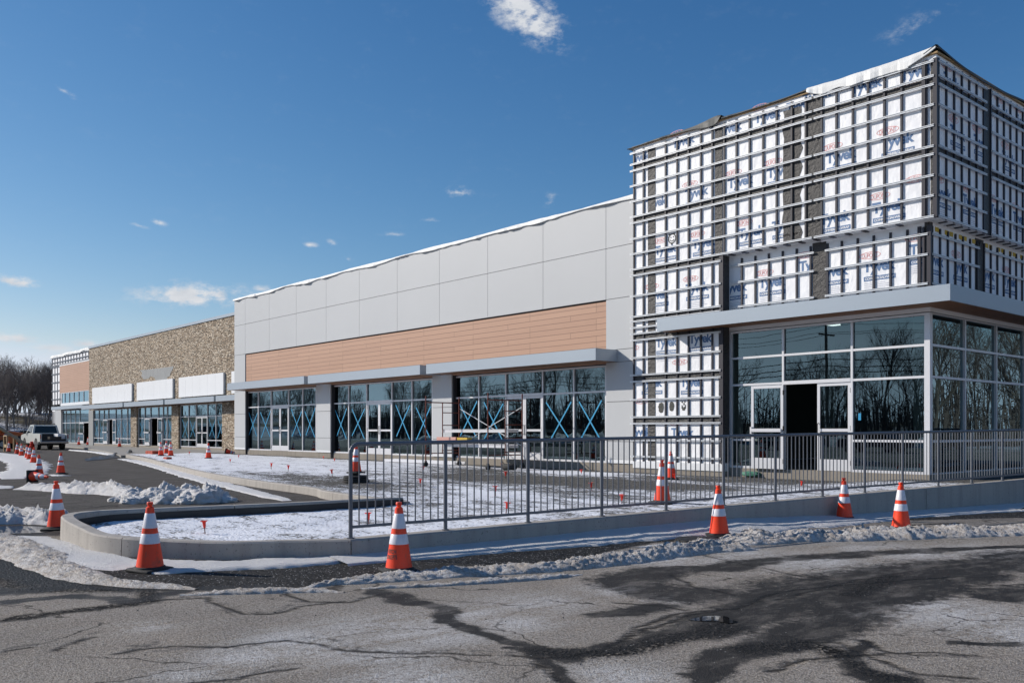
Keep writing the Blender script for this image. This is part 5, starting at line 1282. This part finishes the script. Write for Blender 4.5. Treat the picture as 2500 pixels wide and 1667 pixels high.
gs.build('cab_window','dglass',tk)
mb=MB(); mb.bbox(-2.92,-2.72,-W+.02,W-.02,.48,.66,.03); mb.build('rear_bumper','chrome',tk)
mb=MB(); mb.bbox(2.55,2.72,-W+.02,W-.02,.45,.68,.03); mb.build('front_bumper','chrome',tk)
mb=MB(); mb.box(-2.78,-2.72,-W+.20,W-.20,.70,.82); mb.box(-2.74,-2.15,-.5,.30,.72,1.0); mb.build('tailgate','tdark',tk)
mb=MB(); mb.bbox(-2.6,-1.5,-.80,-.30,.73,1.20,.02); tag(mb.build('tool_box','white',tk),'white toolbox in the truck bed')
for s_ in (-1,1):
    mb=MB(); mb.bbox(-2.795,-2.74,s_*W-.07 if s_>0 else -W+.0,W-.0 if s_>0 else -W+.07,.86,1.14,.01); mb.build('tail_lamp','tlight',tk)
    mb=MB(); mb.bbox(.98,1.12,s_*W if s_>0 else -W-.22,W+.22 if s_>0 else -W,1.22,1.45,.02); mb.build('side_mirror','tdark',tk)
    for xw in (-1.65,1.55): wheel(tk,tk,xw,s_*(W-.14),s_)
mb=MB(); mb.box(-.45,.5,-.70,-.66,1.89,1.93); mb.box(-.45,.5,.66,.70,1.89,1.93); mb.box(-.45,-.40,-.70,.70,1.93,1.96); mb.build('roof_rack','tdark',tk)
mb=MB(); mb.box(-2.5,2.3,-.45,.45,.36,.50); mb.tube((-1.65,-.8,.4),(-1.65,.8,.4),.08,10); mb.tube((1.55,-.8,.4),(1.55,.8,.4),.07,10); mb.build('chassis','tdark',tk)
x,y=gp(131,1098,0); tk.location=(x-2.8,y,0); tk.rotation_euler=(0,0,math.pi+.02)
def make_car(m):
    c=empty('parked_car'); mb=MB()
    prof=[(-2.2,.35),(-2.28,.75),(-2.1,.95),(-1.5,1.0),(-1.0,1.42),(.4,1.46),(1.1,1.02),(2.05,.88),(2.3,.6),(2.25,.32)]
    mb.prism(prof,'y',-.88,.88); mb.build('body',m,c)
    gl_=MB(); gp_=[(-1.38,1.02),(-.95,1.38),(.36,1.41),(.95,1.04)]
    gl_.prism(gp_,'y',-.886,.886); gl_.quad((.45,-.75,1.45),(1.08,-.78,1.05),(1.08,.78,1.05),(.45,.75,1.45)); gl_.build('window','dglass',c)
    for s_ in (-1,1):
        for xw in (-1.4,1.4): wheel(c,c,xw,s_*.80,s_,.33,.2)
        mb=MB(); mb.box(2.24,2.31,s_*.62-.13,s_*.62+.13,.62,.74); mb.build('headlight','reflective',c)
    return c
cr=make_car('carblue'); x,y=at(50,92); cr.location=(x,y,0); cr.rotation_euler=(0,0,2.2); tag(cr,'dark blue car parked at the left behind the white pickup','car')
# cars across the road behind the viewer (they show in the shop glass)
cols=['dark','silver']
for k in range(7):
    c=copy_tree(cr); c.location=(-52+k*7.5+R.uniform(-1,1),-16-R.uniform(0,3),0.0); c.rotation_euler=(0,0,R.choice([0,math.pi])+R.uniform(-.06,.06))
    tag(c,'dark car parked across the lot behind the viewer','car','cars parked across the lot')
# orange site machine, trestle and ramp at the left edge
mc=empty('site_lift'); tag(mc,'orange lifting machine at the far left edge of the site','lifting machine')
mb=MB(); mb.bbox(-1.6,1.6,-.9,.9,.5,1.25,.08); mb.build('chassis','morange',mc); mb=MB(); mb.bbox(-1.2,.5,-.6,.6,1.26,2.1,.12); mb.build('engine_cover','morange',mc,True)
mb=MB(); mb.bar((-1.0,0,1.9),(2.6,0,1.4),.28,.32); mb.build('boom','morange',mc); 
for s_ in (-1,1):
    for xw in (-1.1,1.1): wheel(mc,mc,xw,s_*.9,s_,.45,.3)
x,y=at(-8,72); mc.scale=(.8,.8,.8); mc.location=(x,y,0); mc.rotation_euler=(0,0,.9)
x,y=at(26,62); mb=MB()
for dx in (-.45,.45):
    for dy in (-.3,.3): mb.box(x+dx-.05,x+dx+.05,y+dy-.05,y+dy+.05,0,1.05)
mb.box(x-.5,x+.5,y-.35,y+.35,1.05,1.12); mb.box(x-.48,x+.48,y-.33,y-.29,.3,.5); tag(mb.build('timber_trestle','wood'),'raw timber trestle under the sloping planks at the left','trestle')
a=at(-6,60);b=at(62,60); mb=MB(); mb.bar((a[0],a[1],1.72),(b[0],b[1],.55),.4,.09); tag(mb.build('timber_ramp','wood'),'long sloping timber planks at the far left','timber planks')
x,y=gp(38,1100,0); mb=MB(); mb.lathe([(.16,0),(.17,.3),(.15,.32),(.16,.5),(.14,.52),(.14,.62)],20,(x-3.2,y+1.8,0)); tag(mb.build('traffic_drum','red',None,True),'red traffic drum behind the row of cones','traffic drum')
# orange mesh roll lying
x,y=gp(55,1104,0); mb=MB(); 
for k in range(7): mb.tube((x-1.5+k*.42,y+.3*math.sin(k),.16),(x-1.1+k*.42,y+.3*math.sin(k+1),.20),.13,8)
tag(mb.build('safety_fence_roll','morange',None,True),'crumpled orange safety netting on the ground beside the pickup','safety netting')
# light pole
x,y=at(18,115); lp=empty('street_lamp',(x,y,0)); tag(lp,'dark parking lot lamp post among the bare trees','street lamp')
MB().tube((x,y,0),(x,y,4.4),.09,10,.06).build('pole','tdark',lp,True); MB().bbox(x-.7,x+.7,y-.2,y+.2,4.4,4.52,.03).build('lamp_head','tdark',lp)
# ------------------------------------------------------------------ trees
def tree(seed,H,spread=.5,thick=1.0):
    r=random.Random(seed); tr_=MB(); cr_=MB()
    def grow(p,d,L,rad,lev):
        n=3 if lev<2 else 2; q_=p.copy(); dd=d.copy()
        for k in range(n):
            dd=(dd+Vector((r.gauss(0,.09),r.gauss(0,.09),r.gauss(.03,.05)))*(1+lev*.5)).normalized()
            q2=q_+dd*(L/n); ra=rad*(1-.28*k/n); rb=rad*(1-.28*(k+1)/n)
            (tr_ if lev<2 else cr_).tube(q_,q2,ra,6 if lev==0 else (4 if lev<3 else 3),rb,cap=False)
            if lev<5 and (lev>0 or k>0):
                nb=r.choice([1,2]) if lev<3 else r.choice([1,2,2])
                for _ in range(nb):
                    a=r.uniform(0,2*math.pi); ax=dd.orthogonal().normalized(); ax=Matrix.Rotation(a,3,dd)@ax
                    nd=(dd*math.cos(spread)+ax*math.sin(spread)*(1+.4*r.random())+Vector((0,0,.12))).normalized()
                    grow(q2,nd,L*r.uniform(.50,.72),rb*.58,lev+1)
            q_=q2
        if lev<5: grow(q_,dd,L*.62,rad*.66,lev+1)
    grow(Vector((0,0,-.3)),Vector((0,0,1)),H*.46,.17*thick*H/14,0)
    for mb in (tr_,cr_):
        zs_=max(v_[2] for v_ in cr_.v)
    k=H/zs_
    for mb in (tr_,cr_): mb.v=[(v_[0]*k,v_[1]*k,v_[2]*k) for v_ in mb.v]
    root=empty('bare_tree'); t1=tr_.build('trunk','bark',root); c1=cr_.build('crown','twig',root); return root
protos=[tree(s_,14,sp_,th) for s_,sp_,th in ((3,.42,1.0),(8,.50,1.1),(15,.36,.9),(27,.46,1.0),(41,.55,1.2))]
usedp=[False]*5
def put_tree(i,x,y,z,s_,label,group):
    if usedp[i]: o=copy_tree(protos[i])
    else: o=protos[i]; usedp[i]=True
    o.location=(x,y,z); o.rotation_euler=(0,0,R.uniform(0,6.28)); o.scale=(s_*R.uniform(.9,1.15),s_*R.uniform(.9,1.15),s_)
    tag(o,label,'tree',group); return o
GT='bare trees of the wood beyond the site'
px=-60; k=0
while px<235:
    D=R.uniform(150,200); x,y=at(px,D)
    top=1051-R.uniform(890,945) 
    if px<22 and R.random()<.4: top=165
    if px>95: top=R.uniform(120,175)
    Hh=top*1.08*D/F+CZ
    put_tree(k%5,x,y,0,Hh/14*1.06,'bare leafless tree in the wood beyond the site, left edge',GT); px+=R.uniform(3.6,7.0); k+=1
for j in range(9):
    D=R.uniform(205,245); px=-40+j*25+R.uniform(-3,3); x,y=at(px,D); put_tree(j%5,x,y,3,R.uniform(.72,.98),'bare leafless tree in the wood beyond the site, left edge',GT)
# undergrowth: dense thicket of thin stems
ub=MB()
for j in range(520):
    px=R.uniform(-60,240); D=R.uniform(135,210); x,y=at(px,D); h_=R.uniform(1.5,5.0)
    ub.tube((x,y,-.2),(x+R.gauss(0,.4),y+R.gauss(0,.4),h_),.05,3,.02,cap=False)
    for q_ in range(3):
        z_=h_*R.uniform(.3,.9); ub.tube((x,y,z_),(x+R.gauss(0,1.0),y+R.gauss(0,1.0),z_+R.uniform(.3,1.4)),.03,3,.015,cap=False)
tag(ub.build('undergrowth','twig'),'tangled brown undergrowth below the bare trees','undergrowth',kind='stuff')
# trees across the road and beside the tower, mirrored in the glass
GR='bare trees across the road, mirrored in the shop glass'
for j in range(92):
    x=-250+j*3.0+R.uniform(-1.2,1.2); y=-44-R.uniform(0,22); s_=R.uniform(.55,1.0)
    put_tree(j%5,x,y,0 if y>-58 else 1.5,s_,'bare tree across the road behind the viewer',GR)
for j in range(46):
    x=R.uniform(4,26); y=32+j*2.4+R.uniform(-1,1); put_tree(j%5,x,y,0,R.uniform(.8,1.15),'bare tree in the wood east of the corner tower','bare trees east of the tower')
ub=MB()
for j in range(4300):
    if j<3500: x=R.uniform(-260,30); y=R.uniform(-75,-48); h_=R.uniform(2.5,7.5)
    else: x=R.uniform(14,40); y=R.uniform(30,150); h_=R.uniform(3,9)
    ub.tube((x,y,-.2),(x+R.gauss(0,.5),y+R.gauss(0,.5),h_),.09,3,.03,cap=False)
    for q_ in range(3):
        z_=h_*R.uniform(.3,.9); ub.tube((x,y,z_),(x+R.gauss(0,1.0),y+R.gauss(0,1.0),z_+R.uniform(.3,1.8)),.04,3,.02,cap=False)
tag(ub.build('undergrowth','twig'),'brown thicket in the woods around the site','undergrowth',kind='stuff')
# utility poles and wires along the road behind
for j in range(4):
    x=-75+j*34; up=empty('utility_pole',(x,-30,0)); tag(up,'wooden utility pole with crossarm along the road behind the viewer','utility pole','utility poles along the road')
    MB().tube((x,-30,0),(x,-30,10.5),.15,10,.11).build('pole','bark',up,True); MB().box(x-.06,x+.06,-31.2,-28.8,9.6,9.75).build('crossarm','bark',up)
wi=MB()
for (dy,z) in ((-1.1,9.8),(0,10.5),(1.1,9.8),(0,7.6),(.1,7.0),(0,6.6)):
    for j in range(-1,4):
        x0=-75+j*34; pr=None
        for q_ in range(11):
            u=q_/10; p=(x0+34*u,-30+dy,z-4*.7*u*(1-u)); 
            if pr: wi.tube(pr,p,.022 if z>7.8 else .045,4,cap=False)
            pr=p
tag(wi.build('power_lines','tdark'),'sagging power lines along the road behind the viewer','power line')
ribbon('snow_bank',[(-110,-36,1.6,1),(-60,-35,1.8,1.2),(-20,-36,1.6,1),(20,-34,1.6,1)],.7,'psnow',31,.5,zfun=lambda x,y:0.0,label='ploughed snow bank along the road behind the viewer',cat='snow bank')
